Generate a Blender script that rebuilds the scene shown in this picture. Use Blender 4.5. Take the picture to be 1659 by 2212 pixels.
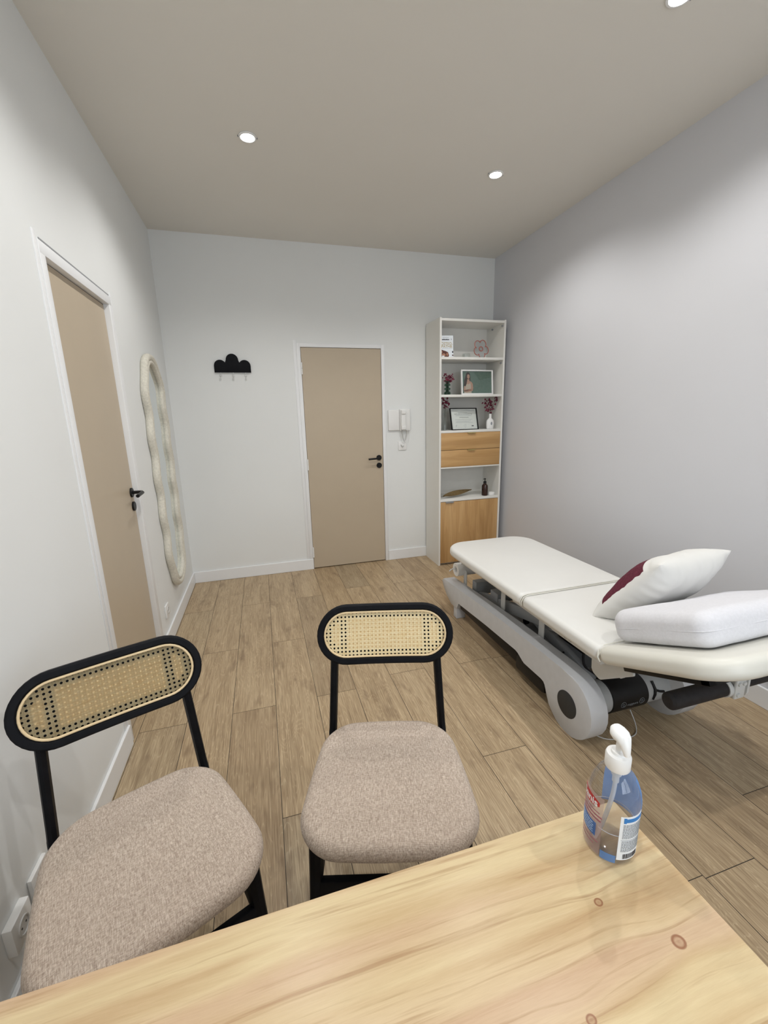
import bpy, bmesh, math, random
from mathutils import Vector, Matrix, noise
from math import sin, cos, pi, radians, sqrt

for o in list(bpy.data.objects):
    bpy.data.objects.remove(o)
SC = bpy.context.scene
COL = SC.collection

# ------------------------------------------------------------------ camera
F_PX, YAW, PITCH, ROLL = 907.67, 0.2769, -0.226, -0.0242
CAM = Vector((0.695, 0.0, 1.450))
D, W, H = 3.942, 2.970, 2.872          # far wall y, right wall x, ceiling z
YN = -1.35                             # wall behind the camera
cy, sy, cp, sp = cos(YAW), sin(YAW), cos(PITCH), sin(PITCH)
fwd = Vector((sy * cp, cy * cp, sp))
rgt = Vector((cy, -sy, 0))
upv = rgt.cross(fwd)
r2 = rgt * cos(ROLL) + upv * sin(ROLL)
u2 = -rgt * sin(ROLL) + upv * cos(ROLL)
camd = bpy.data.cameras.new('camera')
camd.sensor_fit = 'HORIZONTAL'
camd.sensor_width = 36.0
camd.lens = 36.0 * F_PX / 1659.0
camd.clip_start = 0.02
cam = bpy.data.objects.new('camera', camd)
COL.objects.link(cam)
m3 = Matrix((r2, u2, -fwd)).transposed()
cam.matrix_world = Matrix.Translation(CAM) @ m3.to_4x4()
SC.camera = cam

# ------------------------------------------------------------------ world, exposure
wd = bpy.data.worlds.new('world')
SC.world = wd
wd.use_nodes = True
SC.view_settings.view_transform = 'Standard'
SC.view_settings.look = 'None'
SC.view_settings.gamma = 1
SC.view_settings.use_curve_mapping = False
SC.view_settings.exposure = -0.08
LAMP_W = 35.0                # one ceiling spotlight
WINDOW_E = 6.2               # daylight coming through the window behind the camera
LAMP_COL = (1.0, 0.985, 0.96)
wd.node_tree.nodes['Background'].inputs[0].default_value = (0.86, 0.92, 1.0, 1)   # daylight outside the window
wd.node_tree.nodes['Background'].inputs[1].default_value = WINDOW_E
LAMPS = [(0.76, 2.64), (2.21, 2.65), (2.25, 1.48), (0.76, 1.48), (0.76, 0.25), (2.25, 0.25)]


# ------------------------------------------------------------------ object helpers
def tag(o, label=None, cat=None, group=None, kind=None):
    if label: o['label'] = label
    if cat: o['category'] = cat
    if group: o['group'] = group
    if kind: o['kind'] = kind
    return o


def thing(name, label, cat, loc=(0, 0, 0), rz=0.0, group=None):
    o = bpy.data.objects.new(name, None)
    o.empty_display_size = 0.05
    COL.objects.link(o)
    o.location = loc
    o.rotation_euler = (0, 0, rz)
    return tag(o, label, cat, group)


def obj(name, bm, mats, parent=None, smooth=True, loc=None, angle=40):
    me = bpy.data.meshes.new(name)
    bmesh.ops.recalc_face_normals(bm, faces=bm.faces[:])
    bm.to_mesh(me)
    bm.free()
    if not isinstance(mats, (list, tuple)): mats = [mats]
    for m in mats: me.materials.append(m)
    me.polygons.foreach_set('use_smooth', [bool(smooth)] * len(me.polygons))
    if smooth:
        try:
            me.set_sharp_from_angle(angle=radians(angle))
        except Exception:
            pass
    o = bpy.data.objects.new(name, me)
    COL.objects.link(o)
    if parent: o.parent = parent
    if loc: o.location = loc
    return o


def struct(name, bm, mats, parent=None, smooth=False):
    o = obj(name, bm, mats, parent, smooth)
    if parent is None: o['kind'] = 'structure'
    return o


def copy_tree(o, parent=None):
    c = o.copy()
    COL.objects.link(c)
    c.parent = parent
    for ch in list(o.children): copy_tree(ch, c)
    return c


# ------------------------------------------------------------------ mesh helpers
def NB(): return bmesh.new()


def join(dst, src, M=None, mi=None):
    if M is not None: bmesh.ops.transform(src, matrix=M, verts=src.verts[:])
    vm = {}
    for v in src.verts: vm[v] = dst.verts.new(v.co)
    for f in src.faces:
        try:
            nf = dst.faces.new([vm[v] for v in f.verts])
            nf.material_index = f.material_index if mi is None else mi
            nf.smooth = True
        except ValueError:
            pass
    src.free()
    return dst


def box(dst, lo, hi, bev=0.0, mi=0, M=None, seg=2):
    b = NB()
    bmesh.ops.create_cube(b, size=1.0)
    lo, hi = Vector(lo), Vector(hi)
    s = hi - lo
    bmesh.ops.transform(b, matrix=Matrix.Translation((lo + hi) / 2) @ Matrix.Diagonal((s.x, s.y, s.z, 1)), verts=b.verts[:])
    if bev > 0:
        bmesh.ops.bevel(b, geom=b.edges[:], offset=bev, segments=seg, profile=0.5, affect='EDGES')
    return join(dst, b, M, mi)


def tube(dst, pts, r, seg=12, closed=False, mi=0, M=None, flat=None, up=None):
    """swept circle (or ellipse: flat=(a,b) factors) along points, r may be a list"""
    b = NB()
    pts = [Vector(p) for p in pts]
    n = len(pts)
    rs = r if isinstance(r, (list, tuple)) else [r] * n
    rings = []
    prev = None
    for i, p in enumerate(pts):
        if closed: t = pts[(i + 1) % n] - pts[i - 1]
        else: t = pts[min(i + 1, n - 1)] - pts[max(i - 1, 0)]
        t.normalize()
        if up is not None:
            a = Vector(up)
        elif prev is None:
            a = Vector((0, 0, 1)) if abs(t.z) < 0.9 else Vector((1, 0, 0))
        else: a = prev
        a = (a - t * a.dot(t)).normalized()
        prev = a
        c = t.cross(a)
        fa, fb = flat if flat else (1, 1)
        rings.append([b.verts.new(p + (a * cos(2 * pi * k / seg) * fa + c * sin(2 * pi * k / seg) * fb) * rs[i]) for k in range(seg)])
    for i in range(n if closed else n - 1):
        A, B = rings[i], rings[(i + 1) % n]
        for k in range(seg):
            b.faces.new((A[k], A[(k + 1) % seg], B[(k + 1) % seg], B[k]))
    if not closed:
        b.faces.new(rings[0][::-1])
        b.faces.new(rings[-1])
    return join(dst, b, M, mi)


def lathe(dst, prof, seg=32, M=None, mi=0, cap=True, sx=1.0, sy=1.0):
    b = NB()
    rings = []
    for (r, z) in prof:
        if r < 1e-6: rings.append([b.verts.new((0, 0, z))])
        else: rings.append([b.verts.new((r * cos(2 * pi * k / seg) * sx, r * sin(2 * pi * k / seg) * sy, z)) for k in range(seg)])
    for A, B in zip(rings, rings[1:]):
        for k in range(seg):
            k2 = (k + 1) % seg
            if len(A) == 1 and len(B) == 1: continue
            if len(A) == 1: b.faces.new((A[0], B[k2], B[k]))
            elif len(B) == 1: b.faces.new((A[k], A[k2], B[0]))
            else: b.faces.new((A[k], A[k2], B[k2], B[k]))
    if cap:
        if len(rings[0]) > 1: b.faces.new(rings[0][::-1])
        if len(rings[-1]) > 1: b.faces.new(rings[-1])
    return join(dst, b, M, mi)


def prism(dst, poly, t, M=None, mi=0, bev=0.0, seg=2):
    """polygon in local xy extruded along +z by t"""
    b = NB()
    A = [b.verts.new((x, y, 0)) for x, y in poly]
    B = [b.verts.new((x, y, t)) for x, y in poly]
    n = len(poly)
    fa = b.faces.new(A[::-1])
    fb = b.faces.new(B)
    for i in range(n): b.faces.new((A[i], A[(i + 1) % n], B[(i + 1) % n], B[i]))
    if bev > 0:
        es = list(fa.edges) + list(fb.edges)
        bmesh.ops.bevel(b, geom=es, offset=bev, segments=seg, profile=0.5, affect='EDGES')
    return join(dst, b, M, mi)


def loft(dst, rings, M=None, mi=0, cap=True):
    b = NB()
    R = [[b.verts.new(p) for p in r] for r in rings]
    n = len(R[0])
    for A, B in zip(R, R[1:]):
        for k in range(n): b.faces.new((A[k], A[(k + 1) % n], B[(k + 1) % n], B[k]))
    if cap:
        b.faces.new(R[0][::-1])
        b.faces.new(R[-1])
    return join(dst, b, M, mi)


def frame_M(o, x, y):
    """matrix whose columns are x, y, x cross y, placed at o"""
    x, y = Vector(x).normalized(), Vector(y).normalized()
    z = x.cross(y).normalized()
    m = Matrix((x, y, z)).transposed().to_4x4()
    return Matrix.Translation(o) @ m


def round_poly(pts, rad, seg=8):
    """polygon (ccw) with rounded corners; rad scalar or list"""
    n = len(pts)
    out = []
    for i in range(n):
        p = Vector(pts[i]); a = Vector(pts[i - 1]); c = Vector(pts[(i + 1) % n])
        r = rad[i] if isinstance(rad, (list, tuple)) else rad
        if r <= 1e-5:
            out.append((p.x, p.y)); continue
        d1 = (a - p).normalized(); d2 = (c - p).normalized()
        ang = math.acos(max(-1, min(1, d1.dot(d2))))
        L = r / math.tan(ang / 2)
        s = p + d1 * L; e = p + d2 * L
        ctr = p + (d1 + d2).normalized() * (r / sin(ang / 2))
        a0 = math.atan2(s.y - ctr.y, s.x - ctr.x); a1 = math.atan2(e.y - ctr.y, e.x - ctr.x)
        da = a1 - a0
        while da > pi: da -= 2 * pi
        while da < -pi: da += 2 * pi
        for k in range(seg + 1):
            t = a0 + da * k / seg
            out.append((ctr.x + r * cos(t), ctr.y + r * sin(t)))
    return out


def inset(poly, d):
    n = len(poly)
    out = []
    for i in range(n):
        p = Vector(poly[i]); a = Vector(poly[i - 1]); c = Vector(poly[(i + 1) % n])
        t1 = (p - a).normalized(); t2 = (c - p).normalized()
        n1 = Vector((-t1.y, t1.x)); n2 = Vector((-t2.y, t2.x))
        m = (n1 + n2)
        if m.length < 1e-6: m = n1
        m.normalize()
        k = d / max(0.5, m.dot(n1))
        q = p + m * k
        out.append((q.x, q.y))
    return out


def resample(poly, step):
    out = []
    n = len(poly)
    for i in range(n):
        a = Vector(poly[i]); b = Vector(poly[(i + 1) % n])
        L = (b - a).length
        if L < 1e-7: continue
        k = max(1, int(L / step))
        for j in range(k): out.append(tuple(a.lerp(b, j / k)))
    return out


def slab(dst, poly, z0, z1, er, crown=0.0, M=None, mi=0, er_b=None, seg=7, scale_in=(0.75, 0.5, 0.25)):
    """padded slab: outline poly (ccw), rounded edge radius er, domed top"""
    er_b = er if er_b is None else er_b
    poly = resample(poly, 0.03)
    cx = sum(p[0] for p in poly) / len(poly); cyy = sum(p[1] for p in poly) / len(poly)
    rings = []
    pb = inset(poly, er_b)
    rings.append([(p[0], p[1], z0) for p in pb])
    for k in range(1, seg + 1):
        a = pi / 2 * k / seg
        q = inset(poly, er_b * (1 - sin(a)))
        rings.append([(p[0], p[1], z0 + er_b * (1 - cos(a))) for p in q])
    for k in range(0, seg + 1):
        a = pi / 2 * k / seg
        q = inset(poly, er * (1 - cos(a)))
        rings.append([(p[0], p[1], z1 - er * (1 - sin(a))) for p in q])
    pt = inset(poly, er)
    for s in scale_in:
        rings.append([(cx + (p[0] - cx) * s, cyy + (p[1] - cyy) * s, z1 + crown * (1 - s * s)) for p in pt])
    return loft(dst, rings, M, mi)


# ------------------------------------------------------------------ materials
MATS = {}


def srgb(r, g, b):
    f = lambda c: ((c / 255.0 + 0.055) / 1.055) ** 2.4 if c > 10 else c / 255.0 / 12.92
    return (f(r), f(g), f(b), 1)


class Nodes:
    def __init__(s, name):
        s.m = bpy.data.materials.new(name)
        s.m.use_nodes = True
        s.t = s.m.node_tree
        s.b = s.t.nodes['Principled BSDF']
        s.out = s.t.nodes['Material Output']

    def n(s, typ, **kw):
        nd = s.t.nodes.new(typ)
        for k, v in kw.items(): setattr(nd, k, v)
        return nd

    def l(s, a, b): s.t.links.new(a, b)

    def coord(s, kind='Object', scale=(1, 1, 1), rot=(0, 0, 0), loc=(0, 0, 0)):
        tc = s.n('ShaderNodeTexCoord')
        mp = s.n('ShaderNodeMapping')
        mp.inputs['Scale'].default_value = scale
        mp.inputs['Rotation'].default_value = rot
        mp.inputs['Location'].default_value = loc
        s.l(tc.outputs[kind], mp.inputs[0])
        return mp.outputs[0]

    def noise(s, vec, scale, detail=3, rough=0.5, dist=0.0):
        nd = s.n('ShaderNodeTexNoise')
        nd.inputs['Scale'].default_value = scale
        nd.inputs['Detail'].default_value = detail
        nd.inputs['Roughness'].default_value = rough
        nd.inputs['Distortion'].default_value = dist
        if vec is not None: s.l(vec, nd.inputs['Vector'])
        return nd.outputs['Fac']

    def ramp(s, fac, stops):
        nd = s.n('ShaderNodeValToRGB')
        e = nd.color_ramp.elements
        while len(e) < len(stops): e.new(0.5)
        for i, (p, c) in enumerate(stops):
            e[i].position = p
            e[i].color = c
        s.l(fac, nd.inputs[0])
        return nd.outputs[0]

    def mix(s, fac, a, b, mode='MIX'):
        nd = s.n('ShaderNodeMix', data_type='RGBA', blend_type=mode)
        for sock, v in ((nd.inputs[0], fac), (nd.inputs[6], a), (nd.inputs[7], b)):
            if hasattr(v, 'is_linked'): s.l(v, sock)
            else: sock.default_value = v
        return nd.outputs[2]

    def math(s, op, a, b=None, c=None):
        nd = s.n('ShaderNodeMath', operation=op)
        for sock, v in zip(nd.inputs, (a, b, c)):
            if v is None: continue
            if hasattr(v, 'is_linked'): s.l(v, sock)
            else: sock.default_value = v
        return nd.outputs[0]

    def bump(s, h, strength=0.3, dist=0.001, nrm=None):
        nd = s.n('ShaderNodeBump')
        nd.inputs['Strength'].default_value = strength
        nd.inputs['Distance'].default_value = dist
        s.l(h, nd.inputs['Height'])
        if nrm is not None: s.l(nrm, nd.inputs['Normal'])
        return nd.outputs[0]

    def set(s, col=None, rough=None, metal=None, spec=None, nrm=None):
        i = s.b.inputs
        for k, v in (('Base Color', col), ('Roughness', rough), ('Metallic', metal), ('Specular IOR Level', spec), ('Normal', nrm)):
            if v is None: continue
            if hasattr(v, 'is_linked'): s.l(v, i[k])
            else: i[k].default_value = v
        return s.m


def plain(name, col, rough=0.5, metal=0.0, spec=0.5, var=0.05, vscale=6.0, bs=0.0, bscale=200, bdist=0.0005, coordk='Object'):
    s = Nodes(name)
    v = s.coord(coordk)
    n = s.noise(v, vscale, 3)
    c1 = tuple(max(0, x * (1 - var)) for x in col[:3]) + (1,)
    c2 = tuple(min(1, x * (1 + var)) for x in col[:3]) + (1,)
    c = s.ramp(n, [(0.3, c1), (0.7, c2)])
    nr = None
    if bs > 0: nr = s.bump(s.noise(v, bscale, 2), bs, bdist)
    return s.set(c, rough, metal, spec, nr)


M_WALL = plain('wall_paint', (0.80, 0.815, 0.81, 1), 0.7, spec=0.25, var=0.012, vscale=1.5, bs=0.12, bscale=260)
M_WALLR = plain('lilac_wall_paint', (0.645, 0.65, 0.68, 1), 0.7, spec=0.25, var=0.012, vscale=1.5, bs=0.12, bscale=260)
M_CEIL = plain('ceiling_paint', (0.76, 0.735, 0.68, 1), 0.85, spec=0.1, var=0.012, vscale=1.2, bs=0.1, bscale=180)
M_TRIM = plain('trim_paint', (0.84, 0.85, 0.86, 1), 0.4, var=0.01)
M_DOOR = plain('beige_door_paint', srgb(188, 173, 151), 0.45, var=0.015, bs=0.05)
M_GAP = plain('dark_gap', (0.03, 0.025, 0.02, 1), 0.8)
M_BLACK = plain('black_metal', (0.006, 0.006, 0.0065, 1), 0.42, spec=0.3, var=0.2, vscale=30, bs=0.05)
M_BLACKW = plain('black_lacquered_wood', (0.0055, 0.006, 0.008, 1), 0.55, spec=0.12, var=0.2, vscale=30, bs=0.08, bscale=90)
M_WHITE = plain('white_plastic', (0.82, 0.82, 0.81, 1), 0.35, var=0.01)
M_CAB = plain('white_foil', (0.80, 0.79, 0.75, 1), 0.4, var=0.01)
M_CUSH = plain('white_vinyl', (0.765, 0.76, 0.73, 1), 0.36, var=0.015, vscale=4, bs=0.06, bscale=500)
M_CUSHH = plain('cream_vinyl', (0.73, 0.72, 0.655, 1), 0.36, var=0.015, vscale=4, bs=0.06, bscale=500)
M_GREY = plain('grey_powder_coat', (0.58, 0.59, 0.61, 1), 0.42, var=0.03, vscale=20, bs=0.1, bscale=700)
M_GREYD = plain('grey_steel', (0.30, 0.31, 0.32, 1), 0.45, metal=0.0, var=0.05)
M_LGREY = plain('light_grey_steel', (0.62, 0.63, 0.62, 1), 0.4, var=0.02)
M_RUBBER = plain('black_foam', (0.012, 0.010, 0.011, 1), 0.75, var=0.3, vscale=60, bs=0.4, bscale=500)
M_CHARC = plain('charcoal_disc', (0.025, 0.027, 0.03, 1), 0.55, var=0.1)
M_CHROME = plain('brushed_metal', (0.6, 0.6, 0.6, 1), 0.25, metal=1.0, var=0.03)
M_PAPER = plain('paper', (0.84, 0.83, 0.80, 1), 0.85, var=0.02)
M_BROWN = plain('dark_interior', (0.10, 0.06, 0.035, 1), 0.7)


def floor_mat():
    s = Nodes('oak_laminate')
    uv = s.coord('UV')
    sep = s.n('ShaderNodeSeparateXYZ'); s.l(uv, sep.inputs[0])
    # stretched coordinates: u along plank, v across
    mp = s.n('ShaderNodeMapping'); mp.inputs['Scale'].default_value = (1.0, 9.0, 1); s.l(uv, mp.inputs[0])
    big = s.noise(mp.outputs[0], 2.2, 4, 0.6, 0.6)
    mp2 = s.n('ShaderNodeMapping'); mp2.inputs['Scale'].default_value = (3.0, 110.0, 1); s.l(uv, mp2.inputs[0])
    fine = s.noise(mp2.outputs[0], 2.0, 5, 0.65)
    mp3 = s.n('ShaderNodeMapping'); mp3.inputs['Scale'].default_value = (0.8, 6.5, 1); s.l(uv, mp3.inputs[0])
    fld = s.noise(mp3.outputs[0], 2.4, 2, 0.45, 0.4)
    rings = s.math('FRACT', s.math('MULTIPLY', fld, 26.0))
    rings = s.math('ABSOLUTE', s.math('SUBTRACT', rings, 0.5))
    mp4 = s.n('ShaderNodeMapping'); mp4.inputs['Scale'].default_value = (1.6, 4.0, 1); s.l(uv, mp4.inputs[0])
    blot = s.noise(mp4.outputs[0], 3.1, 3, 0.55)
    c = s.ramp(big, [(0.30, srgb(142, 118, 88)), (0.5, srgb(176, 151, 118)), (0.70, srgb(198, 175, 141))])
    c = s.mix(s.math('MULTIPLY', s.math('SUBTRACT', 0.5, rings), 0.62), c, srgb(126, 104, 80))
    lt = s.math('GREATER_THAN', rings, 0.44)
    c = s.mix(s.math('MULTIPLY', lt, 0.30), c, srgb(224, 206, 174))
    c = s.mix(0.42, c, s.ramp(fine, [(0.34, srgb(122, 100, 76)), (0.66, srgb(222, 201, 166))]))
    dk = s.ramp(blot, [(0.58, (0, 0, 0, 1)), (0.74, (1, 1, 1, 1))])
    c = s.mix(s.math('MULTIPLY', dk, 0.5), c, srgb(108, 86, 66))
    at = s.n('ShaderNodeVertexColor'); at.layer_name = 'tone'
    c = s.mix(1.0, c, at.outputs[0], 'MULTIPLY')
    nr = s.bump(fine, 0.12, 0.0006)
    rg = s.ramp(fine, [(0.2, (0.36, 0.36, 0.36, 1)), (0.8, (0.5, 0.5, 0.5, 1))])
    return s.set(c, rg, spec=0.35, nrm=nr)


def wood_mat(name, base, dark, light, axis, rough=0.45, spec=0.35, sc=1.0, band=0.5):
    s = Nodes(name)
    st = {'x': (0.6, 8, 8), 'y': (8, 0.6, 8), 'z': (8, 8, 0.6)}[axis]
    st2 = {'x': (4, 120, 120), 'y': (120, 4, 120), 'z': (120, 120, 4)}[axis]
    v = s.coord('Object', tuple(x * sc for x in st))
    v2 = s.coord('Object', tuple(x * sc for x in st2))
    a = s.noise(v, 1.7, 3, 0.5, 0.5)
    f = s.noise(v2, 1.0, 4, 0.6)
    r = s.math('FRACT', s.math('MULTIPLY', a, 9.0))
    r = s.ramp(r, [(0.0, (0, 0, 0, 1)), (0.75, (0.6, 0.6, 0.6, 1)), (0.93, (1, 1, 1, 1)), (1.0, (0, 0, 0, 1))])
    c = s.ramp(a, [(0.3, dark), (0.5, base), (0.72, light)])
    c = s.mix(s.math('MULTIPLY', r, band), c, dark)
    c = s.mix(0.25, c, s.ramp(f, [(0.3, dark), (0.7, light)]))
    return s.set(c, rough, spec=spec, nrm=s.bump(f, 0.06, 0.0004))


M_FLOOR = floor_mat()
M_OAKV = wood_mat('oak_veneer_upright', srgb(196, 156, 104), srgb(168, 128, 80), srgb(210, 172, 122), 'z', band=0.35)
M_OAKH = wood_mat('oak_veneer_level', srgb(198, 158, 106), srgb(178, 138, 88), srgb(210, 172, 122), 'x', band=0.3)


def table_mat():
    s = Nodes('pale_pine_wood')
    tc = s.n('ShaderNodeTexCoord')
    co = tc.outputs['Object']
    sep = s.n('ShaderNodeSeparateXYZ'); s.l(co, sep.inputs[0])
    X, Y = sep.outputs[0], sep.outputs[1]
    # knots bend the grain: v = y + sum of bumps
    wob = s.noise(s.coord('Object', (1.1, 1.6, 1)), 2.0, 2, 0.4)
    Yw = s.math('ADD', Y, s.math('MULTIPLY', wob, 0.032))
    dk = None
    ringsum = None
    for (kx, ky, kr) in ((1.111, 0.369, 0.006), (1.178, 0.299, 0.009), (1.011, 0.271, 0.006)):
        dx = s.math('SUBTRACT', X, kx); dy = s.math('SUBTRACT', Y, ky)
        d2 = s.math('ADD', s.math('POWER', s.math('MULTIPLY', dx, 0.55), 2.0), s.math('POWER', dy, 2.0))
        d = s.math('SQRT', d2)
        g = s.math('DIVIDE', kr * kr * 9.0, s.math('ADD', d2, kr * kr * 9.0))
        Yw = s.math('ADD', Yw, s.math('MULTIPLY', g, s.math('MULTIPLY', dy, 1.1)))
        rd = s.math('SQRT', s.math('ADD', s.math('POWER', s.math('MULTIPLY', dx, 0.85), 2.0), s.math('POWER', dy, 2.0)))
        core = s.ramp(s.math('DIVIDE', rd, kr), [(0.0, (0.55, 0.55, 0.55, 1)), (0.45, (0.35, 0.35, 0.35, 1)), (0.72, (1, 1, 1, 1)), (0.86, (0.85, 0.85, 0.85, 1)), (1.0, (0, 0, 0, 1))])
        dk = core if dk is None else s.math('MAXIMUM', dk, core)
    cb = s.n('ShaderNodeCombineXYZ')
    s.l(s.math('MULTIPLY', X, 0.06), cb.inputs[0]); s.l(Yw, cb.inputs[1])
    base = s.noise(cb.outputs[0], 17.0, 3, 0.5)
    cb2 = s.n('ShaderNodeCombineXYZ')
    s.l(s.math('MULTIPLY', X, 0.03), cb2.inputs[0]); s.l(Yw, cb2.inputs[1])
    fine = s.noise(cb2.outputs[0], 60.0, 4, 0.6)
    vfine = s.noise(s.coord('Object', (30, 500, 30)), 1.0, 3, 0.6)
    hue = s.noise(cb2.outputs[0], 9.0, 2, 0.5)
    c = s.ramp(base, [(0.36, srgb(188, 158, 116)), (0.47, srgb(204, 179, 137)), (0.56, srgb(216, 196, 154)), (0.66, srgb(194, 165, 125))])
    c = s.mix(s.ramp(hue, [(0.48, (0, 0, 0, 1)), (0.60, (0.7, 0.7, 0.7, 1))]), c, srgb(200, 166, 138))
    ln = s.ramp(fine, [(0.34, (1, 1, 1, 1)), (0.45, (0, 0, 0, 1)), (1, (0, 0, 0, 1))])
    c = s.mix(s.math('MULTIPLY', ln, 0.65), c, srgb(156, 116, 76))
    ln2 = s.ramp(fine, [(0.60, (0, 0, 0, 1)), (0.72, (1, 1, 1, 1))])
    c = s.mix(s.math('MULTIPLY', ln2, 0.5), c, srgb(224, 208, 172))
    c = s.mix(0.12, c, s.ramp(vfine, [(0.3, srgb(150, 120, 84)), (0.7, srgb(222, 204, 168))]))
    c = s.mix(s.math('MULTIPLY', dk, 0.9), c, srgb(140, 88, 58))
    return s.set(c, 0.32, spec=0.45, nrm=s.bump(vfine, 0.03, 0.0003))


def fabric_mat():
    s = Nodes('oatmeal_woven_fabric')
    a = s.noise(s.coord('Object', (480, 90, 200)), 1.0, 2, 0.5)
    b = s.noise(s.coord('Object', (160, 420, 300)), 1.0, 2, 0.5)
    w1 = s.n('ShaderNodeTexWave', wave_type='BANDS', bands_direction='X'); w1.inputs['Scale'].default_value = 110; w1.inputs['Distortion'].default_value = 1.5
    w2 = s.n('ShaderNodeTexWave', wave_type='BANDS', bands_direction='Y'); w2.inputs['Scale'].default_value = 110; w2.inputs['Distortion'].default_value = 1.5
    co = s.coord('Object'); s.l(co, w1.inputs['Vector']); s.l(co, w2.inputs['Vector'])
    c = s.ramp(a, [(0.3, srgb(150, 134, 119)), (0.5, srgb(186, 171, 156)), (0.68, srgb(220, 208, 195))])
    c = s.mix(0.45, c, s.ramp(b, [(0.34, srgb(150, 134, 120)), (0.66, srgb(214, 200, 186))]))
    pk = s.noise(s.coord('Object'), 9.0, 2)
    c = s.mix(s.math('MULTIPLY', pk, 0.2), c, srgb(186, 162, 150))
    h = s.math('ADD', s.math('MULTIPLY', w1.outputs['Fac'], w2.outputs['Fac']), s.math('ADD', a, b))
    m = s.set(c, 0.9, spec=0.1, nrm=s.bump(h, 0.5, 0.0008))
    s.b.inputs['Sheen Weight'].default_value = 0.15
    return m


def cane_mat(name, dense):
    s = Nodes(name)
    co = s.coord('Object')
    a = s.noise(s.coord('Object', (60, 60, 400) if not dense else (300, 300, 300)), 1.0, 3)
    k = 2 * pi / 0.0121
    sep = s.n('ShaderNodeSeparateXYZ'); s.l(co, sep.inputs[0])
    X, Z = sep.outputs[0], sep.outputs[2]
    def stripes(expr, freq, w):
        v = s.math('SINE', s.math('MULTIPLY', expr, freq))
        return s.math('GREATER_THAN', v, w)
    l1 = stripes(X, k * 2, 0.86); l2 = stripes(Z, k * 2, 0.86)
    ln = s.math('MAXIMUM', l1, l2)
    c = s.ramp(a, [(0.3, srgb(240, 218, 168)), (0.7, srgb(252, 240, 204))])
    if dense: c = s.ramp(a, [(0.3, srgb(216, 188, 138)), (0.7, srgb(242, 220, 176))])
    c = s.mix(s.math('MULTIPLY', ln, 0.35), c, srgb(196, 162, 104))
    return s.set(c, 0.5, spec=0.3)


M_TABLE = table_mat()
M_FABRIC = fabric_mat()
M_CANE = cane_mat('woven_cane', False)
M_CANE2 = cane_mat('dense_cane_lining', True)
M_BEAD = plain('pale_rattan', srgb(226, 202, 160), 0.45, var=0.06, vscale=40)
M_BOUCLE = plain('cream_boucle', (0.74, 0.71, 0.62, 1), 0.95, spec=0.1, var=0.10, vscale=90, bs=1.0, bscale=260, bdist=0.004)


def glass_like(name, tint, amount, rough=0.03):
    """thin clear plastic: transparent with a glossy skin"""
    s = Nodes(name)
    tr = s.n('ShaderNodeBsdfTransparent'); tr.inputs[0].default_value = tint
    gl = s.n('ShaderNodeBsdfGlossy'); gl.inputs['Roughness'].default_value = rough
    gl.inputs[0].default_value = (1, 1, 1, 1)
    lw = s.n('ShaderNodeLayerWeight'); lw.inputs[0].default_value = 0.5
    mx = s.n('ShaderNodeMixShader')
    nz = s.noise(s.coord('Object'), 60, 2)
    f = s.math('ADD', s.math('MULTIPLY', s.math('POWER', lw.outputs['Facing'], 3.5), 0.6), s.math('MULTIPLY', nz, amount))
    s.l(f, mx.inputs[0]); s.l(tr.outputs[0], mx.inputs[1]); s.l(gl.outputs[0], mx.inputs[2])
    s.l(mx.outputs[0], s.out.inputs[0])
    return s.m


M_PET = glass_like('clear_plastic', (0.90, 0.91, 0.925, 1), 0.09)
M_GEL = glass_like('clear_gel', (0.965, 0.955, 0.975, 1), 0.04, 0.02)
M_GLASS = glass_like('clear_glass', (0.95, 0.965, 0.96, 1), 0.08)
M_GREENG = glass_like('green_glass', (0.35, 0.52, 0.44, 1), 0.10)


def transl(name, col, alpha, lit=0.0):
    s = Nodes(name)
    tr = s.n('ShaderNodeBsdfTransparent')
    mx = s.n('ShaderNodeMixShader')
    n = s.noise(s.coord('Object'), 80, 2)
    s.set(s.ramp(n, [(0.3, tuple(x * 0.92 for x in col[:3]) + (1,)), (0.7, col)]), 0.4)
    mx.inputs[0].default_value = alpha
    if lit:
        tl = s.n('ShaderNodeBsdfTranslucent'); tl.inputs[0].default_value = col
        m2 = s.n('ShaderNodeMixShader'); m2.inputs[0].default_value = lit
        s.l(s.b.outputs[0], m2.inputs[1]); s.l(tl.outputs[0], m2.inputs[2])
        s.l(tr.outputs[0], mx.inputs[1]); s.l(m2.outputs[0], mx.inputs[2]); s.l(mx.outputs[0], s.out.inputs[0])
        return s.m
    s.l(tr.outputs[0], mx.inputs[1]); s.l(s.b.outputs[0], mx.inputs[2]); s.l(mx.outputs[0], s.out.inputs[0])
    return s.m


M_LBL_BLUE = transl('blue_label_film', (0.30, 0.52, 0.88, 1), 0.62, 0.6)
M_LBL_WHITE = plain('white_label', (0.80, 0.84, 0.88, 1), 0.35, var=0.01)
M_LBL_RED = plain('red_label', (0.45, 0.01, 0.015, 1), 0.35)
M_LBL_DBLUE = plain('deep_blue_label', (0.01, 0.10, 0.36, 1), 0.35)
M_LBL_PINK = transl('pink_label_film', (0.78, 0.58, 0.52, 1), 0.28, 0.5)
M_INK = plain('dark_ink', (0.05, 0.05, 0.06, 1), 0.6)
M_INKG = plain('grey_ink', (0.28, 0.30, 0.32, 1), 0.6)
M_GOLD = plain('gold_ink', (0.42, 0.32, 0.12, 1), 0.6)
M_TUBE = transl('milky_tube', (0.85, 0.88, 0.92, 1), 0.55)
M_PCOT = plain('white_cotton', (0.74, 0.735, 0.71, 1), 0.9, spec=0.1, var=0.02, bs=0.35, bscale=420)
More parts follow.
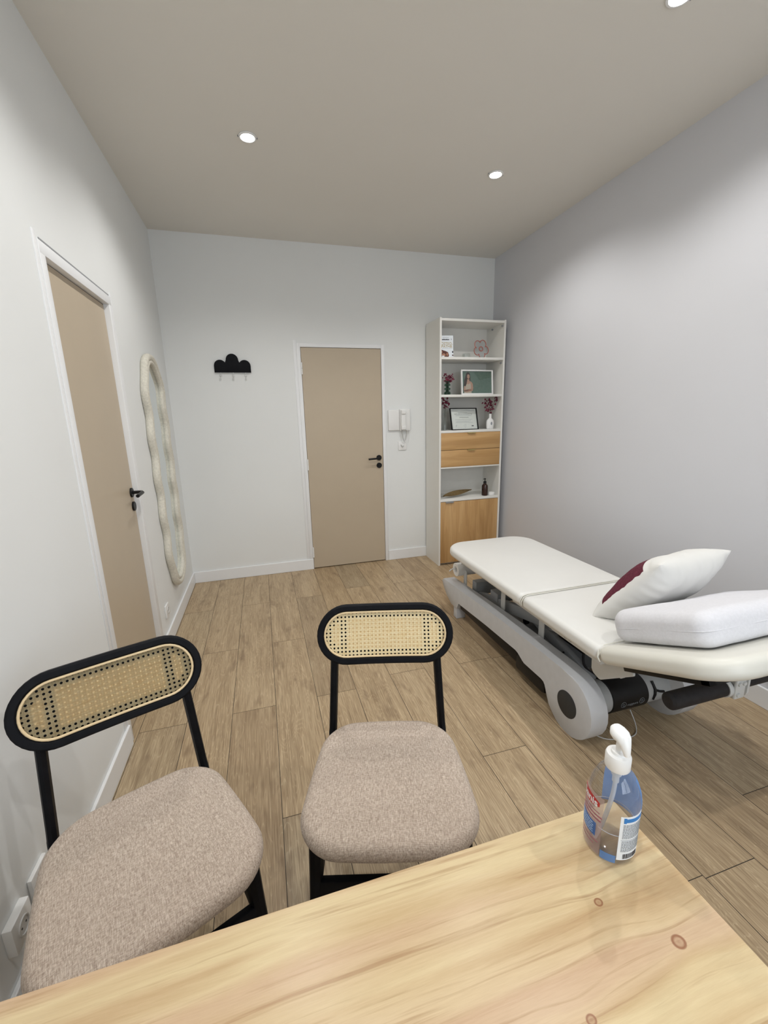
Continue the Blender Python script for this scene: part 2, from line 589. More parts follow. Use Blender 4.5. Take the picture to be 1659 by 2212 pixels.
M_PTERRY = plain('white_jersey', (0.73, 0.73, 0.765, 1), 0.92, spec=0.1, var=0.03, vscale=120, bs=0.6, bscale=500, bdist=0.001)
M_MAROON = plain('maroon_fabric', (0.125, 0.028, 0.045, 1), 0.85, spec=0.15, var=0.2, vscale=120, bs=0.4, bscale=400)


def emit(name, col, st):
    s = Nodes(name)
    e = s.n('ShaderNodeEmission')
    e.inputs[0].default_value = col
    e.inputs[1].default_value = st
    s.l(e.outputs[0], s.out.inputs[0])
    return s.m


# ================================================================== THE SETTING
# floor planks ------------------------------------------------------
def build_floor():
    bm = NB()
    uvl = bm.loops.layers.uv.new('UVMap')
    cl = bm.loops.layers.color.new('tone')
    base = [bm.verts.new(p) for p in ((-0.12, YN - 0.1, -0.0012), (W + 0.1, YN - 0.1, -0.0012), (W + 0.1, D + 0.15, -0.0012), (-0.12, D + 0.15, -0.0012))]
    f = bm.faces.new(base); f.material_index = 1
    rnd = random.Random(4)
    offs = {0: 1.985, 1: 2.626, 2: 1.987, 3: 2.63, 4: 1.99, 5: 2.65, 6: 2.055, 7: 1.365, 8: 2.03, 9: 2.02, 10: 1.45, 11: 2.2, 12: 1.6, 13: 2.3, -1: 2.3}
    g = 0.0011
    for c in range(-1, 14):
        x0 = 0.2285 + 0.2123 * (c - 1); x1 = x0 + 0.2123
        if x0 > W + 0.1 or x1 < -0.12: continue
        o = offs[c]
        for k in range(-4, 3):
            y0 = max(o + 1.3 * (k - 1), YN - 0.1); y1 = min(o + 1.3 * k, D + 0.15)
            if y1 - y0 < 0.01: continue
            xa, xb = max(x0, -0.12), min(x1, W + 0.1)
            vs = [bm.verts.new(p) for p in ((xa + g, y0 + g, 0), (xb - g, y0 + g, 0), (xb - g, y1 - g, 0), (xa + g, y1 - g, 0))]
            f = bm.faces.new(vs)
            du, dv = rnd.uniform(0, 40), rnd.uniform(0, 40)
            t = rnd.uniform(0.93, 1.05); w = rnd.uniform(-0.015, 0.015)
            for l in f.loops:
                l[uvl].uv = (l.vert.co.y + du, l.vert.co.x + dv)
                l[cl] = (min(1, t + w), min(1, t), min(1, t - w), 1)
    me = bpy.data.meshes.new('floor')
    bm.to_mesh(me); bm.free()
    me.materials.append(M_FLOOR); me.materials.append(M_GAP)
    o = bpy.data.objects.new('floor', me); COL.objects.link(o)
    o['kind'] = 'structure'


build_floor()

b = NB(); box(b, (-0.25, YN - 0.15, H), (W + 0.15, D + 0.2, H + 0.1)); struct('ceiling', b, M_CEIL)
DA, DB, DH = 1.092, 1.818, 2.045          # far door opening
LA, LB, LH = 1.948, 2.634, 2.045          # left door opening (y)
b = NB()
box(b, (-0.25, D, -0.002), (DA - 0.035, D + 0.15, H)); box(b, (DB + 0.035, D, -0.002), (W + 0.15, D + 0.15, H)); box(b, (DA - 0.035, D, DH + 0.035), (DB + 0.035, D + 0.15, H))
box(b, (DA - 0.035, D + 0.07, -0.002), (DB + 0.035, D + 0.15, DH + 0.035))
struct('wall_far', b, M_WALL)
b = NB()
box(b, (-0.2, YN, -0.002), (0, LA, H)); box(b, (-0.2, LB, -0.002), (0, D, H)); box(b, (-0.2, LA, LH), (0, LB, H)); box(b, (-0.2, LA, -0.002), (-0.12, LB, LH))
struct('wall_left', b, M_WALL)
b = NB(); box(b, (W, YN - 0.15, -0.002), (W + 0.15, D, H)); struct('wall_right', b, M_WALLR)
# wall behind the camera with a window
WX0, WX1, WZ0, WZ1 = 0.75, 2.25, 0.95, 2.35
b = NB()
box(b, (-0.2, YN - 0.15, -0.002), (WX0, YN, H)); box(b, (WX1, YN - 0.15, -0.002), (W, YN, H))
box(b, (WX0, YN - 0.15, -0.002), (WX1, YN, WZ0)); box(b, (WX0, YN - 0.15, WZ1), (WX1, YN, H))
struct('wall_near', b, M_WALL)
b = NB()
for (xa, xb) in ((WX0, WX0 + 0.05), ((WX0 + WX1) / 2 - 0.05, (WX0 + WX1) / 2 + 0.05), (WX1 - 0.05, WX1)):
    box(b, (xa, YN - 0.09, WZ0), (xb, YN - 0.03, WZ1), 0.004)
for (za, zb) in ((WZ0, WZ0 + 0.05), (WZ1 - 0.05, WZ1)):
    box(b, (WX0, YN - 0.09, za), (WX1, YN - 0.03, zb), 0.004)
wn = struct('window_1', b, M_TRIM)
b = NB(); box(b, (WX0 + 0.02, YN - 0.075, WZ0 + 0.02), (WX1 - 0.02, YN - 0.069, WZ1 - 0.02))
obj('pane', b, glass_like('window_glass', (0.97, 0.98, 0.98, 1), 0.02), wn)
pl = bpy.data.lights.new('window_portal', 'AREA'); pl.shape = 'RECTANGLE'; pl.size = WX1 - WX0; pl.size_y = WZ1 - WZ0
pl.cycles.is_portal = True
po = bpy.data.objects.new('window_portal', pl); COL.objects.link(po)
po.location = ((WX0 + WX1) / 2, YN - 0.12, (WZ0 + WZ1) / 2); po.rotation_euler = (radians(90), 0, 0)

# baseboards
def baseboard(name, lo, hi, top_axis):
    b = NB(); box(b, lo, hi, 0.003, seg=2); struct(name, b, M_TRIM)
BH = 0.103
baseboard('baseboard_left', (0, LB + 0.04, 0), (0.013, D - 0.001, BH), 0)
baseboard('baseboard_left_near', (0, YN, 0), (0.013, LA - 0.03, BH), 0)
baseboard('baseboard_far', (0.013, D - 0.013, 0), (DA - 0.004, D, BH), 1)
baseboard('baseboard_far_right', (DB + 0.036, D - 0.013, 0), (W, D, BH), 1)
baseboard('baseboard_right', (W - 0.013, YN, 0), (W, D - 0.013, BH), 0)

# downlight fixtures ------------------------------------------------
LENS = emit('lamp_lens', (1.0, 0.97, 0.92, 1), 60.0)
lab = ['lit ceiling spotlight nearest the wavy mirror', 'lit ceiling spotlight nearest the white shelf unit',
       'lit ceiling spotlight above the pillows of the treatment table', 'ceiling spotlight above the cane chairs, out of view',
       'ceiling spotlight over the wall end of the table, out of view', 'ceiling spotlight beyond the table corner, out of view']
def downlight(i, x, y):
    t = thing('ceiling_spotlight', lab[i], 'ceiling light', (x, y, H), 0, 'recessed ceiling spotlights')
    b = NB()
    lathe(b, [(0.044, 0.0), (0.046, -0.003), (0.044, -0.006), (0.036, -0.007), (0.033, -0.002), (0.033, 0.0)], 36, cap=False)
    obj('trim_ring', b, M_WHITE, t)
    b = NB()
    lathe(b, [(0.0, -0.0045), (0.020, -0.006), (0.0325, -0.003)], 32, cap=False)
    obj('lens', b, LENS, t)
    for s in (-1, 1):
        b = NB()
        box(b, (s * 0.044 - 0.006, -0.004, -0.006), (s * 0.044 + 0.006, 0.004, -0.001), 0.001)
        obj('spring_clip', b, M_GREYD, t)
    ld = bpy.data.lights.new('spot', 'SPOT')
    ld.energy = LAMP_W; ld.color = LAMP_COL; ld.spot_size = radians(144); ld.spot_blend = 0.62; ld.shadow_soft_size = 0.02
    lo = bpy.data.objects.new('spot_beam', ld); COL.objects.link(lo)
    lo.parent = t; lo.location = (0, 0, -0.014)
for i, (x, y) in enumerate(LAMPS): downlight(i, x, y)

# far door ----------------------------------------------------------
def far_door():
    b = NB(); box(b, (DA, D - 0.002, 0.008), (DB, D + 0.04, DH), 0.0015)
    d = struct('door_1', b, M_DOOR)
    b = NB()
    box(b, (DA - 0.035, D - 0.010, 0), (DA - 0.003, D + 0.07, DH + 0.035), 0.002)
    box(b, (DB + 0.003, D - 0.010, 0), (DB + 0.035, D + 0.07, DH + 0.035), 0.002)
    box(b, (DA - 0.0335, D - 0.0095, DH + 0.003), (DB + 0.0335, D + 0.07, DH + 0.0345), 0.002)
    box(b, (DA - 0.062, D - 0.004, BH), (DA - 0.034, D + 0.001, DH + 0.062), 0.001)
    obj('door_frame', b, M_TRIM, d)
    b = NB(); box(b, (DA - 0.004, D + 0.0405, 0.0), (DB + 0.004, D + 0.069, DH + 0.004)); obj('dark_gap', b, M_GAP, d)
    for z in (1.87, 1.02, 0.17):
        b = NB()
        tube(b, [(DA - 0.001, D - 0.012, z - 0.05), (DA - 0.001, D - 0.012, z - 0.001)], 0.0075, 14)
        tube(b, [(DA - 0.001, D - 0.012, z + 0.001), (DA - 0.001, D - 0.012, z + 0.05)], 0.0075, 14)
        obj('hinge', b, M_WHITE, d)
    hx = 1.777
    b = NB()
    R = frame_M((hx, D - 0.002, 1.052), (1, 0, 0), (0, 0, 1))     # z points to -y
    lathe(b, [(0.0, 0.009), (0.024, 0.009), (0.026, 0.007), (0.026, 0.0)], 32, R)
    tube(b, [(hx, D - 0.008, 1.052), (hx, D - 0.035, 1.052), (hx, D - 0.048, 1.051), (hx - 0.014, D - 0.055, 1.050), (hx - 0.07, D - 0.055, 1.048), (hx - 0.115, D - 0.055, 1.046)], 0.0088, 14)
    obj('handle', b, M_BLACK, d)
    b = NB()
    R = frame_M((hx, D - 0.002, 0.978), (1, 0, 0), (0, 0, 1))
    lathe(b, [(0.0, 0.009), (0.024, 0.009), (0.026, 0.007), (0.026, 0.0)], 32, R)
    lathe(b, [(0.0, 0.022), (0.009, 0.022), (0.010, 0.020), (0.010, 0.008)], 20, R)
    obj('privacy_lock', b, M_BLACK, d)
far_door()


def left_door():
    xl = -0.020
    b = NB(); box(b, (xl - 0.04, LA + 0.004, 0.008), (xl, LB - 0.004, LH - 0.012), 0.0015)
    d = struct('door_2', b, M_DOOR)
    b = NB()
    box(b, (-0.09, LB - 0.002, 0), (0.006, LB + 0.038, LH + 0.036), 0.002)
    box(b, (-0.09, LA - 0.042, 0), (0.006, LA + 0.002, LH + 0.036), 0.002)
    box(b, (-0.0895, LA - 0.040, LH - 0.008), (0.0066, LB + 0.036, LH + 0.0355), 0.002)
    box(b, (-0.001, LA - 0.07, BH), (0.004, LA - 0.044, LH + 0.06), 0.001)
    box(b, (-0.001, LB + 0.042, BH), (0.004, LB + 0.062, LH + 0.06), 0.001)
    obj('door_frame', b, M_TRIM, d)
    b = NB(); box(b, (xl - 0.012, LB - 0.006, 0.0), (xl - 0.002, LB - 0.001, LH - 0.008)); box(b, (xl - 0.012, LA + 0.002, LH - 0.013), (xl - 0.004, LB - 0.002, LH - 0.0075)); obj('dark_gap', b, M_GAP, d)
    b = NB(); box(b, (-0.001, LA - 0.02, LH + 0.040), (0.002, LB + 0.03, LH + 0.046)); obj('head_shadow_line', b, M_GREYD, d)  # grey strip painted as the shadow line above the door head
    hy = 2.590
    b = NB()
    R = frame_M((xl, hy, 1.067), (0, 1, 0), (0, 0, 1))
    lathe(b, [(0.0, 0.009), (0.024, 0.009), (0.026, 0.007), (0.026, 0.0)], 32, R)
    tube(b, [(xl + 0.004, hy, 1.067), (xl + 0.04, hy, 1.067), (xl + 0.056, hy - 0.005, 1.067), (xl + 0.062, hy - 0.02, 1.067), (xl + 0.062, hy - 0.12, 1.064)], 0.0092, 14)
    obj('handle', b, M_BLACK, d)
    b = NB()
    R = frame_M((xl, hy, 0.99), (0, 1, 0), (0, 0, 1))
    lathe(b, [(0.0, 0.010), (0.024, 0.010), (0.026, 0.008), (0.026, 0.0)], 32, R)
    obj('lock_rosette', b, M_BLACK, d)
left_door()


# ================================================================== BIG FURNITURE
# treatment table ---------------------------------------------------
TX0, TX1 = 1.876, 2.530
def rrect(x0, y0, x1, y1, r, seg=8):
    return round_poly([(x0, y0), (x1, y0), (x1, y1), (x0, y1)], r, seg)

def treatment_table():
    t = thing('treatment_table', 'white padded treatment table with grey base and raised headrest', 'treatment table', (2.24, 1.9, 0))
    o0 = Vector((-2.24, -1.9, 0))
    T = Matrix.Translation(o0)
    Zt, Zb = 0.556, 0.492
    # foot cushion
    b = NB(); slab(b, rrect(TX0, 1.698, TX1, 2.640, [0.03, 0.03, 0.15, 0.15]), Zb, Zt, 0.026, 0.006, T, er_b=0.024)
    obj('foot_cushion', b, M_CUSH, t)
    b = NB(); slab(b, rrect(TX0, 1.176, TX1, 1.690, 0.03), Zb, Zt, 0.026, 0.005, T, er_b=0.024)
    obj('seat_cushion', b, M_CUSH, t)
    # seams and stitched welts at the joints
    for y in (1.700, 1.688, 1.178):
        b = NB()
        tube(b, [(TX0 + 0.004, y, Zb + 0.012), (TX0 + 0.002, y, 0.522), (TX0 + 0.016, y, Zt - 0.010), (TX0 + 0.04, y, Zt - 0.003), ((TX0 + TX1) / 2, y, Zt - 0.003), (TX1 - 0.04, y, Zt - 0.003), (TX1 - 0.016, y, Zt - 0.008), (TX1 - 0.002, y, 0.522)], 0.0028, 8, M=T)
        obj('piping', b, M_CUSHH, t)
    # raised back rest
    ang = radians(24.5)
    hy, hz = 1.168, 0.490
    Mb = T @ frame_M((TX0, hy, hz), (1, 0, 0), (0, -cos(ang), sin(ang)))
    # local: x across, y up the incline ; normal = x cross y
    w = TX1 - TX0
    nrm = Vector((1, 0, 0)).cross(Vector((0, -cos(ang), sin(ang))))
    flip = Matrix.Diagonal((1, 1, -1 if nrm.z < 0 else 1, 1))
    Mb = Mb @ flip
    b = NB(); slab(b, rrect(0, 0.0, w, 0.50, [0.03, 0.03, 0.13, 0.13]), 0.0, 0.068, 0.030, 0.006, Mb, er_b=0.026)
    obj('back_cushion', b, M_CUSHH, t)
    b = NB()
    tube(b, [(0.004, 0.004, 0.012), (0.0, 0.003, 0.03), (0.012, 0.003, 0.056), (0.04, 0.003, 0.068), (w / 2, 0.003, 0.069), (w - 0.04, 0.003, 0.068)], 0.003, 8, M=Mb)
    obj('piping', b, M_CUSHH, t)
    b = NB()
    box(b, (0.045, 0.07, -0.022), (0.075, 0.40, -0.001), 0.003, M=Mb); box(b, (w - 0.075, 0.07, -0.022), (w - 0.045, 0.40, -0.001), 0.003, M=Mb)
    box(b, (0.045, 0.37, -0.022), (w - 0.045, 0.40, -0.001), 0.003, M=Mb)
    obj('back_frame', b, M_BLACK, t)
    # side covers ------------------------------------------------------
    prof = [(2.784, 0.212), (2.755, 0.236), (2.469, 0.252), (2.122, 0.276), (1.866, 0.288), (1.672, 0.293), (1.505, 0.296), (1.44, 0.297)]
    cyc, czc, R = 1.384, 0.146, 0.150
    for k in range(0, 17):
        a = radians(82 - k * 14.2)
        prof.append((cyc - R * cos(a), czc + R * sin(a)))
    prof = [p for p in prof if True]
    prof += [(1.524, 0.085), (1.535, 0.110), (1.541, 0.140), (1.553, 0.152), (1.575, 0.156), (1.718, 0.150), (1.735, 0.152), (1.775, 0.180), (1.80, 0.185), (2.116, 0.168), (2.50, 0.146), (2.516, 0.112), (2.530, 0.088), (2.619, 0.088), (2.70, 0.130), (2.752, 0.168)]
    for side, (xa, xb) in enumerate(((1.935, 2.025), (2.455, 2.545))):
        b = NB()
        M = T @ frame_M((xa, 0, 0), (0, 1, 0), (0, 0, 1))
        prism(b, prof[::-1], xb - xa, M, bev=0.004)
        sc = obj('side_cover', b, M_GREY, t)
        b = NB()
        xo = xa - 0.003 if side == 0 else xb + 0.003
        Md = T @ frame_M((xo, 1.386, 0.143), (0, 1, 0), (0, 0, 1))
        s = 1 if side == 0 else -1
        lathe(b, [(0.0, 0.0), (0.059, 0.0), (0.062, 0.0015 * s), (0.062, 0.004 * s)], 56, Md)
        obj('cover_disc', b, M_CHARC, sc)
        b = NB()
        box(b, (xa + 0.012, 1.80, 0.10), (xb - 0.012, 2.50, 0.19), 0.01, M=T)
        box(b, (xa + 0.012, 1.56, 0.06), (xb - 0.012, 1.82, 0.16), 0.02, M=T)
        obj('inner_rail', b, M_BLACK, sc)
        for (y, z1) in ((1.43, 0.02), (2.56, 0.095)):
            b = NB()
            if y > 2: box(b, ((xa + xb) / 2 - 0.035, 2.545, 0.0005), ((xa + xb) / 2 + 0.035, 2.600, 0.092), 0.006, M=T)
            if y < 2: lathe(b, [(0.0, 0.0), (0.026, 0.0), (0.028, 0.004), (0.022, 0.012), (0.010, 0.014), (0.010, z1)], 20, T @ Matrix.Translation(((xa + xb) / 2, y, 0)))
            obj('foot', b, M_GREY if y > 2 else M_RUBBER, t)
    # motor drum across
    def cyl(b, x0, x1, r, y=cyc, z=czc, seg=40, bev=0.004):
        M = T @ frame_M((x0, y, z), (0, 1, 0), (0, 0, 1))
        L = x1 - x0
        lathe(b, [(0.0, 0.0), (r - bev, 0.0), (r, bev), (r, L - bev), (r - bev, L), (0.0, L)], seg, M)
    b = NB(); cyl(b, 2.022, 2.46, 0.074)
    dr = obj('drum', b, plain('drum_paint', (0.40, 0.41, 0.41, 1), 0.45, var=0.03), t)
    b = NB(); cyl(b, 2.122, 2.325, 0.079)
    dr = obj('drum_sleeve', b, M_BLACK, t)
    # emblems and lettering on the sleeve
    def on_drum(x, a, r=0.0795):
        # a: angle around the axis, 0 = facing the viewer (-y), positive upward
        return Vector((x, cyc - r * cos(a), czc + r * sin(a))) + o0
    for xc in (2.178, 2.282):
        b = NB()
        pts = [on_drum(xc + 0.014 * cos(q), radians(-5) + 0.014 / 0.0795 * sin(q)) for q in [2 * pi * k / 28 for k in range(28)]]
        tube(b, pts, 0.0007, 6, closed=True)
        sh = [(0.0, 0.008), (-0.006, -0.001), (-0.004, -0.006), (0.004, -0.006), (0.006, -0.001)] if xc < 2.22 else [(0.0, -0.008), (-0.007, 0.002), (-0.004, 0.006), (0.0, 0.003), (0.004, 0.006), (0.007, 0.002)]
        tube(b, [on_drum(xc + p[0], radians(-5) + p[1] / 0.0795) for p in sh], 0.0007, 6, closed=True)
        obj('emblem', b, M_INKG, dr)
    b = text_bm('naggura', 0.020)
    for v in b.verts:
        v.co = on_drum(2.230 + v.co.x, radians(-5) + v.co.y / 0.0795 - 0.05, 0.0797)
    obj('lettering', b, M_INKG, dr)
    # Y-shaped black clip on the drum
    b = NB()
    f = lambda x, a: on_drum(x, radians(a), 0.078)
    tube(b, [f(2.360, 50), f(2.362, 20), f(2.358, 5), f(2.353, -15)], [0.006, 0.007, 0.006, 0.004], 10)
    tube(b, [f(2.362, 20), f(2.387, 12), f(2.410, 8)], [0.006, 0.0055, 0.006], 10)
    obj('cable_clip', b, M_BLACK, t)
    # upper frame -------------------------------------------------------
    b = NB()
    for (y0, y1) in ((1.72, 2.60), (1.20, 1.67)):
        box(b, (1.965, y0, 0.456), (2.00, y1, 0.492), 0.003, M=T)
        box(b, (2.41, y0, 0.456), (2.445, y1, 0.492), 0.003, M=T)
        for yy in (y0 + 0.05, y1 - 0.05):
            box(b, (1.99, yy - 0.015, 0.462), (2.42, yy + 0.015, 0.491), 0.003, M=T)
    box(b, (1.97, 1.15, 0.42), (1.995, 1.9, 0.457), 0.003, M=T); box(b, (2.415, 1.15, 0.42), (2.44, 1.9, 0.457), 0.003, M=T)
    obj('upper_frame', b, M_LGREY, t)
    # control label strip under the seat cushion
    b = NB(); box(b, (1.915, 1.20, 0.462), (1.940, 1.50, 0.4915), 0.003, M=T)
    st = obj('label_strip', b, M_LGREY, t)
    b = NB(); box(b, (1.9145, 1.28, 0.4755), (1.9148, 1.41, 0.4775), M=T)
    for y in (1.405, 1.375):
        tube(b, [Vector((1.9142, y + 0.009 * cos(q), 0.477 + 0.008 * sin(q))) + o0 for q in [2 * pi * k / 16 for k in range(16)]], 0.0007, 5, closed=True)
    for y in (1.33, 1.29):
        box(b, (1.9142, y - 0.014, 0.474), (1.9152, y + 0.014, 0.479), M=T)
    obj('print', b, M_INKG, st)
    # hanging tabs and brackets
    for (y, z0, z1, x) in ((2.600, 0.17, 0.345, 2.035), (2.098, 0.262, 0.465, 2.035), (1.725, 0.262, 0.385, 2.035)):
        b = NB()
        pl = round_poly([(-0.022, z0), (0.022, z0), (0.022, z1), (-0.022, z1)], 0.02, 6)
        M = T @ frame_M((x, y, 0), (0, 1, 0), (0, 0, 1))
        prism(b, pl, 0.004, M, bev=0.001)
        obj('bracket', b, M_LGREY, t); b = NB()
        Mr = T @ frame_M((2.44, y, 0), (0, 1, 0), (0, 0, 1))
        prism(b, pl, 0.004, Mr, bev=0.001)
        obj('bracket', b, M_LGREY, t)
    b = NB()
    pl = round_poly([(1.085, 0.476), (1.235, 0.364), (1.283, 0.378), (1.288, 0.44), (1.22, 0.489), (1.085, 0.489)], [0.003, 0.02, 0.02, 0.02, 0.01, 0.003], 6)
    prism(b, pl, 0.010, T @ frame_M((1.955, 0, 0), (0, 1, 0), (0, 0, 1)), bev=0.002)
    prism(b, pl, 0.010, T @ frame_M((2.43, 0, 0), (0, 1, 0), (0, 0, 1)), bev=0.002)
    box(b, (1.960, 1.155, 0.440), (2.435, 1.195, 0.470), 0.006, M=T)
    obj('hinge_bracket', b, M_LGREY, t)
    # scissor arms between base and top
    def bar(b, p, q, wx, h):
        p, q = Vector(p), Vector(q)
        d = q - p; L = d.length
        M = T @ frame_M(p, d, (1, 0, 0))
        box(b, (0, -wx / 2, -h / 2), (L, wx / 2, h / 2), 0.006, M=M)
    b = NB()
    bar(b, (2.08, 2.45, 0.20), (2.08, 1.45, 0.42), 0.03, 0.07); bar(b, (2.42, 2.45, 0.20), (2.42, 1.45, 0.42), 0.03, 0.07)
    box(b, (2.06, 2.20, 0.26), (2.44, 2.29, 0.32), 0.006, M=T)
    obj('lift_arm', b, M_GREYD, t)
    b = NB()
    bar(b, (2.12, 1.42, 0.18), (2.12, 2.40, 0.42), 0.03, 0.06); bar(b, (2.38, 1.42, 0.18), (2.38, 2.40, 0.42), 0.03, 0.06)
    box(b, (2.05, 2.46, 0.205), (2.45, 2.52, 0.30), 0.006, M=T)
    obj('lift_arm', b, M_GREYD, t)
    b = NB(); box(b, (2.03, 1.60, 0.12), (2.45, 2.30, 0.135), 0.004, M=T); obj('base_plate', b, M_GREYD, t)
    b = NB()
    box(b, (2.17, 1.62, 0.24), (2.30, 1.76, 0.36), 0.012, M=T)
    tube(b, [Vector(p) + o0 for p in ((2.235, 1.72, 0.30), (2.235, 2.20, 0.27))], 0.024, 16)
    box(b, (2.10, 1.49, 0.30), (2.16, 1.56, 0.37), 0.006, M=T)
    obj('actuator', b, M_BLACK, t)
    b = NB()
    pts = [(2.14, 1.53, 0.31), (2.12, 1.50, 0.24), (2.14, 1.44, 0.22), (2.2, 1.36, 0.30), (2.25, 1.22, 0.36), (2.27, 1.15, 0.38)]
    tube(b, smooth_path([Vector(p) + o0 for p in pts], 5), 0.006, 10)
    pts = [(2.10, 1.62, 0.24), (2.08, 1.66, 0.20), (2.08, 1.74, 0.22), (2.10, 1.80, 0.26)]
    tube(b, smooth_path([Vector(p) + o0 for p in pts], 5), 0.005, 10)
    obj('cable', b, M_RUBBER, t)
    b = NB()
    pts = [(2.02, 1.33, 0.02), (2.08, 1.28, 0.005), (2.20, 1.26, 0.005), (2.26, 1.30, 0.01), (2.27, 1.35, 0.06)]
    tube(b, smooth_path([Vector(p) + o0 for p in pts], 6), 0.0022, 8)
    obj('power_cord', b, M_LGREY, t)
    # castor levers by the foot end
    for x in (2.20, 2.26):
        b = NB()
        M = T @ frame_M((x, 2.10, 0.16), (0, 1, 0), (0, 0, 1))
        lathe(b, [(0.0, 0.0), (0.02, 0.0), (0.02, 0.02), (0.0, 0.02)], 20, M)
        obj('castor', b, M_RUBBER, t)
    # push handle at the head end
    yb, zb = 0.940, 0.475
    b = NB(); cylM = T @ frame_M((1.952, yb, zb), (0, 1, 0), (0, 0, 1))
    lathe(b, [(0.0, 0.0), (0.020, 0.0), (0.029, 0.008), (0.030, 0.016), (0.030, 0.245), (0.0, 0.245)], 32, cylM)
    obj('handle_grip', b, M_RUBBER, t)
    b = NB(); cylM = T @ frame_M((2.285, yb, zb + 0.015), (0, 1, 0), (0, 0, 1))
    lathe(b, [(0.0, 0.0), (0.030, 0.0), (0.030, 0.22), (0.020, 0.235), (0.0, 0.235)], 32, cylM)
    obj('handle_grip', b, M_RUBBER, t)
    b = NB()
    cylM = T @ frame_M((2.196, yb, zb), (0, 1, 0), (0, 0, 1))
    lathe(b, [(0.0, 0.0), (0.033, 0.0), (0.034, 0.004), (0.034, 0.016), (0.030, 0.022), (0.0, 0.022)], 32, cylM)
    pl = round_poly([(-0.035, -0.035), (0.035, -0.035), (0.035, 0.08), (-0.035, 0.08)], 0.02, 6)
    prism(b, pl, 0.012, T @ frame_M((2.222, yb - 0.0, zb), (0, 1, 0), (0, 0, 1)), bev=0.002)
    box(b, (2.215, yb - 0.036, zb - 0.03), (2.262, yb - 0.026, zb + 0.05), 0.004, M=T)
    prism(b, pl, 0.010, T @ frame_M((2.272, yb - 0.0, zb), (0, 1, 0), (0, 0, 1)), bev=0.002)
    tube(b, [Vector(p) + o0 for p in ((2.20, yb, zb), (2.30, yb, zb + 0.01))], 0.012, 12)
    for (dx, dz) in ((0.0, -0.012), (0.0, 0.03), (0.022, 0.03)):
        lathe(b, [(0.0, 0.005), (0.007, 0.005), (0.008, 0.003), (0.008, 0.0)], 12, T @ frame_M((2.228 + dx, yb - 0.036, zb + dz), (1, 0, 0), (0, 0, 1)))
    obj('handle_bracket', b, M_LGREY, t)
    # linkage that carries the handle bar
    b = NB()
    bar(b, (2.247, 1.12, 0.42), (2.247, yb, zb + 0.04), 0.03, 0.025)
    obj('support_arm', b, M_BLACK, t)
    return t


def smooth_path(pts, k):
    """Catmull-Rom"""
    pts = [Vector(p) for p in pts]
    out = []
    n = len(pts)
    for i in range(n - 1):
        p0 = pts[max(i - 1, 0)]; p1 = pts[i]; p2 = pts[i + 1]; p3 = pts[min(i + 2, n - 1)]
        for j in range(k):
            t = j / k
            out.append(0.5 * ((2 * p1) + (p2 - p0) * t + (2 * p0 - 5 * p1 + 4 * p2 - p3) * t * t + (3 * p1 - p0 - 3 * p2 + p3) * t ** 3))
    out.append(pts[-1])
    return out


def text_bm(s, size, align='CENTER', spacing=1.0, bold=0.0):
    cu = bpy.data.curves.new('t', 'FONT')
    cu.body = s; cu.size = size; cu.align_x = align; cu.align_y = 'CENTER'; cu.space_character = spacing
    cu.resolution_u = 3; cu.offset = bold
    o = bpy.data.objects.new('t', cu)
    COL.objects.link(o)
    dg = bpy.context.evaluated_depsgraph_get()
    me = bpy.data.meshes.new_from_object(o.evaluated_get(dg))
    b = NB(); b.from_mesh(me)
    bpy.data.objects.remove(o); bpy.data.curves.remove(cu); bpy.data.meshes.remove(me)
    # subdivide long faces so that they can bend
    return b


treatment_table()

# table -------------------------------------------------------------
def desk():
    t = thing('table', 'pale pine table with brown knots carrying the gel bottle', 'table', (0, 0, 0))
    b = NB()
    box(b, (0.05, -0.30, 0.722), (1.262, 0.497, 0.750), 0.0022, seg=2)
    obj('table_top', b, M_TABLE, t)
    for (x, y) in ((0.10, -0.25), (1.21, -0.25), (0.10, 0.44), (1.20, 0.42)):
        b = NB(); box(b, (x - 0.025, y - 0.025, 0), (x + 0.025, y + 0.025, 0.722), 0.003); obj('leg', b, M_TABLE, t)
desk()


